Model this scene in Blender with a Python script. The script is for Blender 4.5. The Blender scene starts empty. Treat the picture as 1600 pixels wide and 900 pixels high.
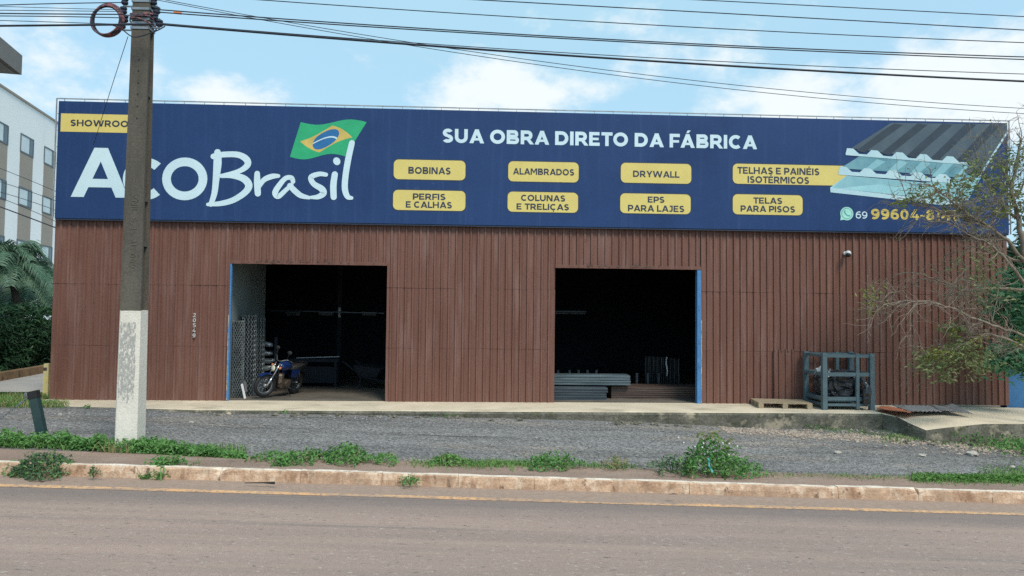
import bpy, math, random
import numpy as np
from mathutils import Vector, Matrix, noise as mnoise

random.seed(7); rng = np.random.default_rng(7)
scn = bpy.context.scene
COL = scn.collection

# ------------------------------------------------------------------ camera
CAM = np.array([8.6355, -15.4104, 1.7573]); YAW, PITCH, ROLL, FPX = 0.04481, 0.03993, 0.01092, 1155.0
_cy, _sy, _cp, _sp = math.cos(YAW), math.sin(YAW), math.cos(PITCH), math.sin(PITCH)
FW = np.array([_sy*_cp, _cy*_cp, _sp]); _r = np.array([_cy, -_sy, 0.0]); _u = np.cross(_r, FW)
RT = _r*math.cos(ROLL) + _u*math.sin(ROLL); UP = -_r*math.sin(ROLL) + _u*math.cos(ROLL)
cd = bpy.data.cameras.new('camera'); co = bpy.data.objects.new('camera', cd); COL.objects.link(co)
cd.sensor_width = 36; cd.lens = FPX/1600*36; cd.clip_end = 3000; cd.clip_start = 0.1
m3 = Matrix(((RT[0], UP[0], -FW[0]), (RT[1], UP[1], -FW[1]), (RT[2], UP[2], -FW[2])))
co.matrix_world = Matrix.Translation(Vector(CAM)) @ m3.to_4x4()
scn.camera = co

def ray(px, py): return FW + RT*(px-800)/FPX - UP*(py-450)/FPX
def aty(px, py, Y):                      # the world point on the plane y = Y seen at a measured spot
    d = ray(px, py); return CAM + d*((Y-CAM[1])/d[1])
def atz(px, py, z=0.0):
    d = ray(px, py); return CAM + d*((z-CAM[2])/d[2])

# ------------------------------------------------------------------ light and sky
SUN_EL, SUN_AZ = 50.0, 153.0             # degrees; azimuth from +y towards +x
SKY_STRENGTH, SUN_STRENGTH, EXPOSURE = 0.125, 1.5, 1.02
w = bpy.data.worlds.new('World'); scn.world = w; w.use_nodes = True
scn.view_settings.view_transform = 'Standard'; scn.view_settings.look = 'None'
scn.view_settings.exposure = EXPOSURE; scn.view_settings.gamma = 1; scn.view_settings.use_curve_mapping = False
scn.cycles.max_bounces = 6; scn.cycles.diffuse_bounces = 3; scn.cycles.use_denoising = False
scn.cycles.caustics_reflective = False; scn.cycles.caustics_refractive = False

def build_sky():
    nt = w.node_tree; N, L = nt.nodes, nt.links
    bg = N['Background']; bg.inputs[1].default_value = SKY_STRENGTH
    sky = N.new('ShaderNodeTexSky'); sky.sky_type = 'NISHITA'; sky.sun_disc = False
    sky.sun_elevation = math.radians(SUN_EL); sky.sun_rotation = math.radians(SUN_AZ)
    sky.dust_density = 1.2; sky.air_density = 1.0; sky.ozone_density = 1.2
    tc = N.new('ShaderNodeTexCoord')
    def math_(op, a, b=None, clamp=False):
        n = N.new('ShaderNodeMath'); n.operation = op; n.use_clamp = clamp
        for i, v in enumerate((a, b)):
            if v is None: continue
            if isinstance(v, (int, float)): n.inputs[i].default_value = v
            else: L.new(v, n.inputs[i])
        return n.outputs[0]
    # banks of cumulus, each a place in the sky (direction) with a size
    banks = [(365,158,95,42,1.0), (790,150,175,72,1.0), (820,105,70,35,.75), (1245,165,150,66,1.0), (1500,140,190,95,1.05), (1540,90,90,50,.9),
             (1080,90,170,70,.62), (60,120,230,150,.62), (1000,30,300,50,.5), (560,105,90,40,.45), (-300,150,260,120,.9), (2000,120,260,140,.9)]
    acc = None
    for px, py, rx, ry, a in banks:
        d = ray(px, py); d = d/np.linalg.norm(d)
        e1 = np.cross(d, [0,0,1.0]); e1 /= np.linalg.norm(e1); e2 = np.cross(e1, d)
        k1, k2 = FPX/rx, FPX/ry
        def dot(v):
            n = N.new('ShaderNodeVectorMath'); n.operation = 'DOT_PRODUCT'; n.inputs[1].default_value = tuple(v); L.new(tc.outputs['Generated'], n.inputs[0]); return n.outputs['Value']
        p1 = math_('MULTIPLY', dot(e1), k1); p2 = math_('MULTIPLY', dot(e2), k2)
        q = math_('ADD', math_('MULTIPLY', p1, p1), math_('MULTIPLY', p2, p2))
        front = math_('GREATER_THAN', dot(d), 0.0)
        g = math_('MULTIPLY', math_('MULTIPLY', math_('POWER', 2.718, math_('MULTIPLY', q, -0.9)), a), front)
        acc = g if acc is None else math_('MAXIMUM', acc, g)
    nz = N.new('ShaderNodeTexNoise'); nz.inputs['Scale'].default_value = 13; nz.inputs['Detail'].default_value = 9; nz.inputs['Roughness'].default_value = 0.62
    mp = N.new('ShaderNodeMapping'); mp.inputs['Scale'].default_value = (1,1,1.7); L.new(tc.outputs['Generated'], mp.inputs[0]); L.new(mp.outputs[0], nz.inputs['Vector'])
    n2 = N.new('ShaderNodeTexNoise'); n2.inputs['Scale'].default_value = 2.6; n2.inputs['Detail'].default_value = 6; L.new(mp.outputs[0], n2.inputs['Vector'])
    dens = math_('ADD', acc, math_('MULTIPLY', math_('SUBTRACT', nz.outputs['Fac'], 0.5), 1.5))
    mr = N.new('ShaderNodeMapRange'); mr.interpolation_type = 'SMOOTHSTEP'; mr.inputs[1].default_value = 0.40; mr.inputs[2].default_value = 0.95; L.new(dens, mr.inputs[0])
    thin = N.new('ShaderNodeMapRange'); thin.inputs[1].default_value = 0.40; thin.inputs[2].default_value = 0.75; thin.inputs[3].default_value = 0.80; thin.inputs[4].default_value = 1.0; L.new(n2.outputs['Fac'], thin.inputs[0])
    mx0 = N.new('ShaderNodeMixRGB'); L.new(thin.outputs[0], mx0.inputs[0]); L.new(sky.outputs[0], mx0.inputs[1]); mx0.inputs[2].default_value = CLOUD_THIN
    mx = N.new('ShaderNodeMixRGB'); L.new(math_('MULTIPLY', mr.outputs[0], 0.92), mx.inputs[0]); L.new(mx0.outputs[0], mx.inputs[1]); mx.inputs[2].default_value = CLOUD_WHITE
    L.new(mx.outputs[0], bg.inputs[0])
CLOUD_THIN = (1.82, 2.95, 3.62, 1); CLOUD_WHITE = (3.8, 4.02, 4.06, 1)
build_sky()
sd = bpy.data.lights.new('sun', 'SUN'); sd.energy = SUN_STRENGTH; sd.angle = math.radians(20); sd.color = (1.0, .91, .78)
so = bpy.data.objects.new('sun', sd); COL.objects.link(so)
_el, _az = math.radians(SUN_EL), math.radians(SUN_AZ)
so.rotation_euler = Vector((math.sin(_az)*math.cos(_el), math.cos(_az)*math.cos(_el), math.sin(_el))).to_track_quat('Z', 'Y').to_euler()

# ------------------------------------------------------------------ materials
MATS = {}
def mat(name, c1, c2=None, scale=3.0, rough=0.7, stretch=(1,1,1), fine=0.15, fscale=60, bump=0.0, bscale=80, metal=0.0, spots=None, spec=0.4, coat=0.0, detail=6, contrast=(0.35,0.65)):
    """Principled with two colours mixed by a noise, fine speckle, optional bump and spots (colour, scale, lo, hi, stretch)."""
    m = bpy.data.materials.new(name); m.use_nodes = True; nt = m.node_tree; N, L = nt.nodes, nt.links
    b = N['Principled BSDF']; b.inputs['Roughness'].default_value = rough; b.inputs['Metallic'].default_value = metal
    b.inputs['Specular IOR Level'].default_value = spec; b.inputs['Coat Weight'].default_value = coat
    c2 = c2 or tuple(v*0.8 for v in c1)
    tc = N.new('ShaderNodeTexCoord'); mp = N.new('ShaderNodeMapping'); mp.inputs['Scale'].default_value = stretch; L.new(tc.outputs['Object'], mp.inputs[0])
    nz = N.new('ShaderNodeTexNoise'); nz.inputs['Scale'].default_value = scale; nz.inputs['Detail'].default_value = detail; nz.inputs['Roughness'].default_value = .6; L.new(mp.outputs[0], nz.inputs['Vector'])
    mr = N.new('ShaderNodeMapRange'); mr.inputs[1].default_value, mr.inputs[2].default_value = contrast; L.new(nz.outputs['Fac'], mr.inputs[0])
    mx = N.new('ShaderNodeMixRGB'); mx.inputs[1].default_value = (*c1,1); mx.inputs[2].default_value = (*c2,1); L.new(mr.outputs[0], mx.inputs[0])
    out = mx.outputs[0]
    if fine:
        fz = N.new('ShaderNodeTexNoise'); fz.inputs['Scale'].default_value = fscale; fz.inputs['Detail'].default_value = 3; L.new(tc.outputs['Object'], fz.inputs['Vector'])
        fr = N.new('ShaderNodeMapRange'); fr.inputs[1].default_value = .3; fr.inputs[2].default_value = .7; fr.inputs[3].default_value = 1-fine; fr.inputs[4].default_value = 1+fine; L.new(fz.outputs['Fac'], fr.inputs[0])
        mu = N.new('ShaderNodeMixRGB'); mu.blend_type = 'MULTIPLY'; mu.inputs[0].default_value = 1; L.new(out, mu.inputs[1]); L.new(fr.outputs[0], mu.inputs[2]); out = mu.outputs[0]
    for sp in (spots or []):
        col, sc_, lo, hi, st = sp
        m2 = N.new('ShaderNodeMapping'); m2.inputs['Scale'].default_value = st; m2.inputs['Location'].default_value = (sc_*1.7, 3.1, col[0]*9); L.new(tc.outputs['Object'], m2.inputs[0])
        sn = N.new('ShaderNodeTexNoise'); sn.inputs['Scale'].default_value = sc_; sn.inputs['Detail'].default_value = 6; sn.inputs['Roughness'].default_value = .65; L.new(m2.outputs[0], sn.inputs['Vector'])
        sr = N.new('ShaderNodeMapRange'); sr.inputs[1].default_value = lo; sr.inputs[2].default_value = hi; L.new(sn.outputs['Fac'], sr.inputs[0])
        s2 = N.new('ShaderNodeMixRGB'); L.new(sr.outputs[0], s2.inputs[0]); L.new(out, s2.inputs[1]); s2.inputs[2].default_value = (*col,1); out = s2.outputs[0]
    L.new(out, b.inputs['Base Color'])
    if bump:
        bn = N.new('ShaderNodeTexNoise'); bn.inputs['Scale'].default_value = bscale; bn.inputs['Detail'].default_value = 5; L.new(tc.outputs['Object'], bn.inputs['Vector'])
        bp = N.new('ShaderNodeBump'); bp.inputs['Strength'].default_value = bump; bp.inputs['Distance'].default_value = .02; L.new(bn.outputs['Fac'], bp.inputs['Height']); L.new(bp.outputs[0], b.inputs['Normal'])
    MATS[name] = m; return m

def leafmat(name, c1, c2, trans=0.25, scale=2.5):
    m = mat(name, c1, c2, scale=scale, rough=.55, fine=.25, fscale=14, spec=.3)
    nt = m.node_tree; N, L = nt.nodes, nt.links; b = N['Principled BSDF']
    t = N.new('ShaderNodeBsdfTranslucent'); ms = N.new('ShaderNodeMixShader'); ms.inputs[0].default_value = trans
    src = b.inputs['Base Color'].links[0].from_socket; L.new(src, t.inputs[0])
    L.new(b.outputs[0], ms.inputs[1]); L.new(t.outputs[0], ms.inputs[2]); L.new(ms.outputs[0], N['Material Output'].inputs[0]); return m

M_BROWN = mat('brown_cladding', (.188,.089,.067), (.142,.062,.045), scale=1.3, stretch=(6,1,.35), rough=.6, fine=.10, fscale=40, bump=.06, bscale=30,
              spots=[((.255,.158,.136),1.6,.50,.80,(3,1,.3)), ((.150,.070,.052),2.5,.52,.74,(14,1,.35)), ((.12,.055,.04),7,.67,.75,(1,1,.6)), ((.27,.18,.155),18,.68,.76,(2,1,.4)), ((.15,.075,.058),1.6,.60,.85,(5,1,.25))])
M_BLUESIGN = mat('printed_navy_vinyl', (.022,.057,.168), (.019,.050,.147), scale=.6, rough=.42, spec=.22, fine=.05, bump=.05, bscale=1.3, fscale=25, spots=[((.07,.12,.26),3.5,.66,.9,(1,1,2)), ((.034,.072,.192),1.7,.52,.78,(4,1,.15)), ((.015,.038,.12),.5,.5,.75,(1,1,1)), ((.12,.17,.3),45,.74,.78,(1,1,1))])
M_YELLOW = mat('printed_yellow', (.72,.60,.19), (.67,.55,.175), scale=2, rough=.45, fine=.03)
M_WHITEPRINT = mat('printed_white', (.62,.80,.88), (.56,.74,.83), scale=1.5, rough=.45, fine=.03)
M_NAVYTEXT = mat('printed_dark_text', (.035,.05,.085), rough=.5, fine=.03)
M_FLAGGREEN = mat('printed_green', (.03,.42,.19), (.025,.37,.17), rough=.45, fine=.03)
M_FLAGGOLD = mat('printed_gold', (.66,.50,.14), rough=.45, fine=.03)
M_PHONEYEL = mat('printed_amber', (.70,.56,.15), rough=.45, fine=.03)
M_FLAGBLUE = mat('printed_blue', (.025,.17,.42), rough=.45, fine=.03)
M_TEAL = mat('printed_teal_light', (.36,.66,.72), (.25,.52,.60), scale=1.2, rough=.45, fine=.03)
M_TEALDARK = mat('printed_teal_dark', (.10,.26,.33), (.17,.37,.44), scale=3, rough=.45, fine=.03)
M_TEALMID = mat('printed_teal_mid', (.22,.46,.53), (.27,.52,.59), scale=3, rough=.45, fine=.03)
M_SLATE = mat('printed_slate', (.062,.095,.125), (.085,.125,.16), scale=2, rough=.45, fine=.04)
M_SLATEDARK = mat('printed_slate_dark', (.036,.057,.083), rough=.45, fine=.04)
M_PALETEAL = mat('printed_pale_teal', (.50,.70,.77), (.42,.63,.71), scale=2, rough=.45, fine=.03)
M_MINT = mat('printed_mint', (.42,.80,.72), rough=.45, fine=.02)
M_MINTDARK = mat('printed_mint_dark', (.10,.42,.38), rough=.45, fine=.02)
M_FRAME = mat('galvanised_frame', (.38,.42,.45), (.25,.27,.28), scale=6, rough=.5, metal=.3)
M_BLUEPAINT = mat('blue_paint_peeling', (.075,.235,.50), (.06,.19,.42), scale=6, rough=.5, fine=.1, spots=[((.03,.06,.12),9,.66,.7,(1,1,.6)), ((.5,.45,.3),14,.68,.72,(1,1,.8))])
M_PEELED = mat('peeled_edge', (.55,.47,.30), (.25,.17,.11), scale=14, rough=.8, spots=[((.09,.22,.45),9,.55,.6,(1,1,.5))])
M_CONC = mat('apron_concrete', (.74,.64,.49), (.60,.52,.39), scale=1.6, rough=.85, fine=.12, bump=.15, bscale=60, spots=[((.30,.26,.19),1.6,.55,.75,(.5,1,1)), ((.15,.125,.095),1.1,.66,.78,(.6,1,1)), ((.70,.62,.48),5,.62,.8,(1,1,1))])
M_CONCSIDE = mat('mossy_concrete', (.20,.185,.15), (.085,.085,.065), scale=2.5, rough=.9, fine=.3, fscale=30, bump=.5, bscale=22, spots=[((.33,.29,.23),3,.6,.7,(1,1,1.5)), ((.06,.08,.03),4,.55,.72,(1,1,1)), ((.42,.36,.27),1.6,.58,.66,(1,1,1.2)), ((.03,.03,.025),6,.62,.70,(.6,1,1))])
M_FLOOR = mat('warehouse_floor', (.17,.15,.125), (.09,.082,.07), scale=1.2, rough=.75, fine=.15)
M_INWALL = mat('interior_wall', (.30,.36,.36), (.24,.29,.30), scale=1, rough=.8, fine=.05)
M_INDARK = mat('interior_shade_dark', (.022,.028,.04), (.015,.02,.03), scale=.7, rough=.9, fine=.1)  # shade and bluish haze of the deep interior are put into this near-black colour
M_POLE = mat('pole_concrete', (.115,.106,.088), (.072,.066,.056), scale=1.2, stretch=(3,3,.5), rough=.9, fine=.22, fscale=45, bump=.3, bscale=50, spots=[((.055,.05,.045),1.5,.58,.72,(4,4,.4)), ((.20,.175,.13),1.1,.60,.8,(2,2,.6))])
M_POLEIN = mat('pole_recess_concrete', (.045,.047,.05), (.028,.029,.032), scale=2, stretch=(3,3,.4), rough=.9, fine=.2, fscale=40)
M_LIME = mat('flaking_limewash', (.74,.71,.64), (.64,.61,.54), scale=3, rough=.9, fine=.08, fscale=50, bump=.35, bscale=35)
def flake(m):
    """grey bared concrete where the limewash has flaked, on the upper middle of the front of the pole"""
    nt = m.node_tree; N, L = nt.nodes, nt.links; b = N['Principled BSDF']; src = b.inputs['Base Color'].links[0].from_socket
    tc = N.new('ShaderNodeTexCoord'); sp = N.new('ShaderNodeSeparateXYZ'); L.new(tc.outputs['Object'], sp.inputs[0])
    mp = N.new('ShaderNodeMapping'); mp.inputs['Scale'].default_value = (34,34,13); L.new(tc.outputs['Object'], mp.inputs[0])
    nz = N.new('ShaderNodeTexNoise'); nz.inputs['Scale'].default_value = 1; nz.inputs['Detail'].default_value = 7; nz.inputs['Roughness'].default_value = .7; L.new(mp.outputs[0], nz.inputs['Vector'])
    def mr(sock, a, b_, c, d):
        n = N.new('ShaderNodeMapRange'); n.inputs[1].default_value = a; n.inputs[2].default_value = b_; n.inputs[3].default_value = c; n.inputs[4].default_value = d; L.new(sock, n.inputs[0]); return n.outputs[0]
    def mu(a, b_):
        n = N.new('ShaderNodeMath'); n.operation = 'MULTIPLY'; L.new(a, n.inputs[0]); L.new(b_, n.inputs[1]); return n.outputs[0]
    fx = mu(mr(sp.outputs[0], -.16, -.12, 0, 1), mr(sp.outputs[0], .09, .14, 1, 0)); fz = mu(mr(sp.outputs[2], .25, 1.05, 0, 1), mr(sp.outputs[2], 1.82, 1.88, 1, 0))
    fy = mr(sp.outputs[1], -.15, -.12, 1, 0)
    f = mu(mu(fx, fz), fy)
    ad = N.new('ShaderNodeMath'); ad.operation = 'ADD'; L.new(nz.outputs['Fac'], ad.inputs[0]); L.new(mr(f, 0, .7, -.42, .05), ad.inputs[1])
    k = mr(ad.outputs[0], .47, .54, 0, .9)
    mx = N.new('ShaderNodeMixRGB'); L.new(k, mx.inputs[0]); L.new(src, mx.inputs[1]); mx.inputs[2].default_value = (.33,.335,.32,1); L.new(mx.outputs[0], b.inputs['Base Color'])
flake(M_LIME)
M_BLACK = mat('black_rubber', (.018,.019,.021), rough=.6, fine=.1)
M_CABLE = mat('cable_black', (.022,.03,.045), rough=.6, fine=.1)
M_REDTAPE = mat('red_cable', (.30,.11,.12), (.05,.05,.07), scale=18, rough=.6, contrast=(.45,.55))
M_PORC = mat('dark_insulator', (.03,.035,.06), rough=.35)
M_STEEL = mat('galvanised_steel', (.30,.33,.36), (.20,.22,.24), scale=5, rough=.45, metal=.6)
M_CHROME = mat('chrome', (.62,.64,.66), rough=.2, metal=.9, fine=.02)
M_HOTELW = mat('white_render', (.90,.91,.90), (.86,.87,.87), scale=.5, rough=.8, fine=.03, spots=[((.55,.57,.56),.9,.6,.85,(1,1,.3))])
M_HOTELB = mat('taupe_render', (.36,.31,.26), (.33,.285,.24), scale=.8, rough=.8, fine=.04)
M_GREYWALL = mat('grey_boundary_render', (.24,.26,.29), (.20,.22,.25), scale=.8, rough=.85, fine=.06)
M_WINFRAME = mat('aluminium_frame', (.14,.155,.165), rough=.5, metal=.3)
M_GLASS = mat('window_glass', (.05,.075,.09), (.03,.05,.06), scale=1, rough=.08, spec=.8, fine=.02)
M_BLIND = mat('pale_window_blind', (.66,.74,.76), (.58,.67,.70), scale=2, rough=.5, fine=.03)
M_TAUPE = mat('canopy_taupe', (.20,.18,.165), (.17,.155,.14), rough=.7, fine=.05)
M_SOFFIT = mat('canopy_soffit', (.36,.36,.35), rough=.8, fine=.05)
M_GREENSTEEL = mat('dark_green_steel', (.022,.048,.052), (.03,.06,.062), scale=6, rough=.45, fine=.2, spots=[((.10,.09,.075),12,.66,.74,(1,1,1))])
M_YPOST = mat('yellow_post_paint', (.66,.55,.20), (.60,.55,.36), scale=4, rough=.8, fine=.1, spots=[((.25,.12,.05),9,.62,.7,(1,1,1))])
M_CRATE = mat('grey_blue_crate_paint', (.098,.155,.178), (.078,.125,.146), scale=5, rough=.55, fine=.12, spots=[((.20,.17,.13),11,.69,.75,(1,1,1))])
M_PLASTIC = mat('black_plastic_film', (.012,.014,.018), (.02,.023,.03), scale=4, rough=.22, fine=.1, spec=.7, bump=.8, bscale=9)
M_WOOD = mat('pallet_wood', (.40,.325,.225), (.30,.235,.155), scale=5, stretch=(1,6,6), rough=.85, fine=.2, fscale=40)
M_ORANGE = mat('orange_sheet', (.66,.24,.13), (.54,.19,.10), scale=4, rough=.7, fine=.12)
M_ZINC = mat('weathered_zinc_sheet', (.40,.40,.40), (.29,.29,.285), scale=3, rough=.6, metal=.1, fine=.12, spots=[((.22,.12,.07),5,.64,.78,(1,1,1))])
M_BLUEWALL = mat('blue_wall_paint', (.06,.19,.40), (.045,.145,.32), scale=2, rough=.8, fine=.1, spots=[((.2,.28,.36),4,.62,.75,(1,1,1))])
M_BARK = mat('grey_bark', (.30,.25,.20), (.19,.155,.125), scale=8, rough=.95, fine=.25, bump=.4, bscale=40)
M_PALMBARK = mat('dark_palm_bark', (.055,.05,.045), (.035,.03,.028), scale=8, rough=.95, fine=.2)
M_LEAFOLIVE = leafmat('olive_leaf', (.17,.235,.085), (.30,.32,.16))
M_LEAFYEL = leafmat('yellow_green_leaf', (.28,.30,.08), (.20,.24,.06))
M_LEAFLUSH = leafmat('lush_leaf', (.11,.29,.15), (.17,.38,.22))
M_LEAFDARK = leafmat('dark_leaf', (.03,.085,.045), (.05,.12,.06))
M_PALM = leafmat('palm_leaf', (.075,.165,.10), (.15,.24,.165))
M_HEDGE = leafmat('hedge_leaf', (.024,.072,.034), (.042,.112,.05), trans=.12, scale=1.2)
M_WEED = leafmat('weed_leaf', (.085,.235,.06), (.18,.36,.115), scale=3)
M_WEEDDARK = leafmat('dull_weed_leaf', (.07,.14,.075), (.11,.19,.10), scale=3)
M_WEEDLIGHT = leafmat('light_weed_leaf', (.13,.30,.075), (.19,.36,.13), scale=4)
M_GRASS = leafmat('grass_blade', (.11,.26,.055), (.19,.32,.10), scale=2)
M_STRAW = leafmat('dry_grass', (.36,.31,.17), (.28,.26,.12), scale=3)
M_STONE = mat('pale_stone', (.50,.47,.42), (.38,.35,.31), scale=9, rough=.9, fine=.15, bump=.3)
M_RIBBON = mat('turquoise_ribbon', (.04,.30,.31), rough=.5)
M_NUMERAL = mat('dull_white_numeral', (.52,.53,.53), rough=.6, fine=.1)
M_WHITEPL = mat('white_plastic', (.72,.74,.76), rough=.4, fine=.03)
M_WIRE = mat('galvanised_wire', (.20,.24,.26), (.09,.11,.12), scale=7, rough=.5, metal=.4)
M_FILM = mat('dusty_grey_film', (.024,.029,.033), (.014,.018,.022), scale=2, stretch=(4,1,.5), rough=.35, bump=.6, bscale=6)
M_PROFILE = mat('zinc_profiles', (.15,.20,.225), (.085,.12,.14), scale=3, stretch=(.4,1,14), rough=.4, metal=.4, contrast=(.4,.6))
M_PROFILE2 = mat('dark_zinc_profiles', (.085,.11,.13), (.05,.065,.08), scale=3, stretch=(.4,1,14), rough=.45, metal=.4, contrast=(.4,.6))
M_RUSTPROF = mat('rusty_profiles', (.13,.095,.085), (.075,.05,.04), scale=3, stretch=(.4,1,14), rough=.6, metal=.3, contrast=(.4,.6))
M_BIKEBLUE = mat('bike_blue', (.010,.03,.13), rough=.25, coat=.5, fine=.03)
M_ENGINE = mat('engine_alloy', (.12,.095,.08), (.19,.15,.12), scale=12, rough=.4, metal=.6)
M_LAMP = mat('headlamp_glass', (.72,.70,.55), rough=.15, spec=.8, fine=.02)
M_AMBER = mat('amber_lens', (.65,.22,.08), rough=.3, fine=.02)
M_SEATM = mat('seat_vinyl', (.03,.03,.033), rough=.5, bump=.2)
M_SILVERROLL = mat('silver_wrapped_roll', (.44,.48,.50), (.16,.18,.20), scale=5, rough=.35, metal=.5)

# ------------------------------------------------------------------ mesh helpers
class MB:
    def __init__(s): s.v = []; s.f = []; s.mi = []; s.m = 0
    def add(s, vs, fs):
        o = len(s.v); s.v += [tuple(map(float, p)) for p in vs]; s.f += [tuple(i+o for i in f) for f in fs]; s.mi += [s.m]*len(fs); return s
    def box(s, a, b):
        (x0,y0,z0),(x1,y1,z1) = a, b
        return s.add([(x0,y0,z0),(x1,y0,z0),(x1,y1,z0),(x0,y1,z0),(x0,y0,z1),(x1,y0,z1),(x1,y1,z1),(x0,y1,z1)], [(0,3,2,1),(4,5,6,7),(0,1,5,4),(1,2,6,5),(2,3,7,6),(3,0,4,7)])
    def hexa(s, bot, top): return s.add(list(bot)+list(top), [(0,3,2,1),(4,5,6,7),(0,1,5,4),(1,2,6,5),(2,3,7,6),(3,0,4,7)])
    def bar(s, p, q, w, h=None, up=(0,0,1)):          # rectangular bar between two points
        p, q = np.array(p, float), np.array(q, float); h = h or w; d = q-p; d /= np.linalg.norm(d); u = np.array(up, float)
        if abs(d@u) > .95: u = np.array([0,1.0,0])
        a = np.cross(d, u); a /= np.linalg.norm(a); b = np.cross(a, d); a *= w/2; b *= h/2
        return s.hexa([p-a-b, p+a-b, p+a+b, p-a+b], [q-a-b, q+a-b, q+a+b, q-a+b])
    def tube(s, pts, r, n=6, cap=True):
        pts = [np.array(p, float) for p in pts]; k = len(pts); rs = r if hasattr(r, '__len__') else [r]*k
        o = len(s.v); u = None
        for i, p in enumerate(pts):
            d = pts[min(i+1,k-1)]-pts[max(i-1,0)]; d = d/(np.linalg.norm(d)+1e-9)
            if u is None: u = np.cross(d, [0,0,1.0] if abs(d[2]) < .9 else [1.0,0,0])
            u = u-d*(u@d); u /= np.linalg.norm(u)+1e-9; v = np.cross(d, u)
            for j in range(n):
                a = 2*math.pi*j/n; s.v.append(tuple(p+rs[i]*(u*math.cos(a)+v*math.sin(a))))
        for i in range(k-1):
            for j in range(n):
                s.f.append((o+i*n+j, o+i*n+(j+1)%n, o+(i+1)*n+(j+1)%n, o+(i+1)*n+j)); s.mi.append(s.m)
        if cap:
            s.f.append(tuple(o+j for j in range(n))[::-1]); s.f.append(tuple(o+(k-1)*n+j for j in range(n))); s.mi += [s.m]*2
        return s
    def lathe(s, c, axis, prof, n=16):                 # prof: (offset along axis, radius)
        c = np.array(c, float); d = np.array(axis, float); d /= np.linalg.norm(d)
        return s.tube([c+d*t for t, _ in prof], [max(r, 1e-4) for _, r in prof], n) if False else s._lathe(c, d, prof, n)
    def _lathe(s, c, d, prof, n):
        u = np.cross(d, [0,0,1.0] if abs(d[2]) < .9 else [1.0,0,0]); u /= np.linalg.norm(u); v = np.cross(d, u); vs = []; fs = []
        for t, r in prof:
            for j in range(n):
                a = 2*math.pi*j/n; vs.append(c+d*t+max(r,1e-4)*(u*math.cos(a)+v*math.sin(a)))
        for i in range(len(prof)-1):
            for j in range(n): fs.append((i*n+j, i*n+(j+1)%n, (i+1)*n+(j+1)%n, (i+1)*n+j))
        fs.append(tuple(range(n))[::-1]); fs.append(tuple((len(prof)-1)*n+j for j in range(n)))
        return s.add(vs, fs)
    def torus(s, c, axis, R, r, n=28, k=8):
        c = np.array(c, float); d = np.array(axis, float); d /= np.linalg.norm(d); u = np.cross(d, [0,0,1.0] if abs(d[2]) < .9 else [1.0,0,0]); u /= np.linalg.norm(u); v = np.cross(d, u); vs = []; fs = []
        for i in range(n):
            a = 2*math.pi*i/n; e = u*math.cos(a)+v*math.sin(a)
            for j in range(k):
                b = 2*math.pi*j/k; vs.append(c+e*(R+r*math.cos(b))+d*r*math.sin(b))
        for i in range(n):
            for j in range(k): fs.append((i*k+j, ((i+1)%n)*k+j, ((i+1)%n)*k+(j+1)%k, i*k+(j+1)%k))
        return s.add(vs, fs)
    def blob(s, c, r, n=10, k=7, jit=.15, seed=0):
        c = np.array(c, float); r = np.array(r, float)*np.ones(3); vs = []; fs = []
        for i in range(k+1):
            th = math.pi*i/k
            for j in range(n):
                ph = 2*math.pi*j/n; d = np.array([math.sin(th)*math.cos(ph), math.sin(th)*math.sin(ph), math.cos(th)])
                q = 1+jit*2*(mnoise.noise(Vector(d*1.7)+Vector((seed*3.1,seed,0))))
                vs.append(c+d*r*q)
        for i in range(k):
            for j in range(n): fs.append((i*n+j, (i+1)*n+j, (i+1)*n+(j+1)%n, i*n+(j+1)%n))
        return s.add(vs, fs)
    def poly(s, pts): return s.add(pts, [tuple(range(len(pts)))])
    def grid(s, P):                                    # P[i][j] points
        n, k = len(P), len(P[0]); return s.add([p for r in P for p in r], [(i*k+j, i*k+j+1, (i+1)*k+j+1, (i+1)*k+j) for i in range(n-1) for j in range(k-1)])
    def leaves(s, C, size, up=.4, asp=.5, fold=.15):
        """one bent two-quad leaf at each centre C"""
        C = np.asarray(C); n = len(C); d = rng.normal(size=(n,3)); d[:,2] = d[:,2]*.6-.1; d /= np.linalg.norm(d, axis=1)[:,None]
        nn = rng.normal(size=(n,3)); nn[:,2] = np.abs(nn[:,2])+up; a = np.cross(d, nn); a /= np.linalg.norm(a, axis=1)[:,None]+1e-9; b = np.cross(a, d)
        L = (np.asarray(size)*(0.6+.8*rng.random(n)))[:,None]; W = L*asp*.5
        p0 = C-d*L*.5; p1 = C+a*W+b*L*fold; p2 = C+d*L*.5-b*L*fold*.6; p3 = C-a*W+b*L*fold
        V = np.stack([p0,p1,p2,p3], 1).reshape(-1,3); o = len(s.v); s.v += [tuple(q) for q in V.tolist()]
        for i in range(n): s.f += [(o+4*i, o+4*i+1, o+4*i+2), (o+4*i, o+4*i+2, o+4*i+3)]; s.mi += [s.m]*2
        return s
    def build(s, name, mats, parent=None, smooth=False, org=None):
        me = bpy.data.meshes.new(name); V = s.v
        if org is not None: V = [(x-org[0], y-org[1], z-org[2]) for x, y, z in V]
        me.from_pydata(V, [], s.f)
        for m in (mats if isinstance(mats, (list, tuple)) else [mats]): me.materials.append(m)
        if any(s.mi): me.polygons.foreach_set('material_index', s.mi)
        if smooth: me.polygons.foreach_set('use_smooth', [True]*len(s.f))
        me.update(); o = bpy.data.objects.new(name, me); COL.objects.link(o)
        if org is not None: o.location = org
        if parent is not None: o.parent = parent
        return o

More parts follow.
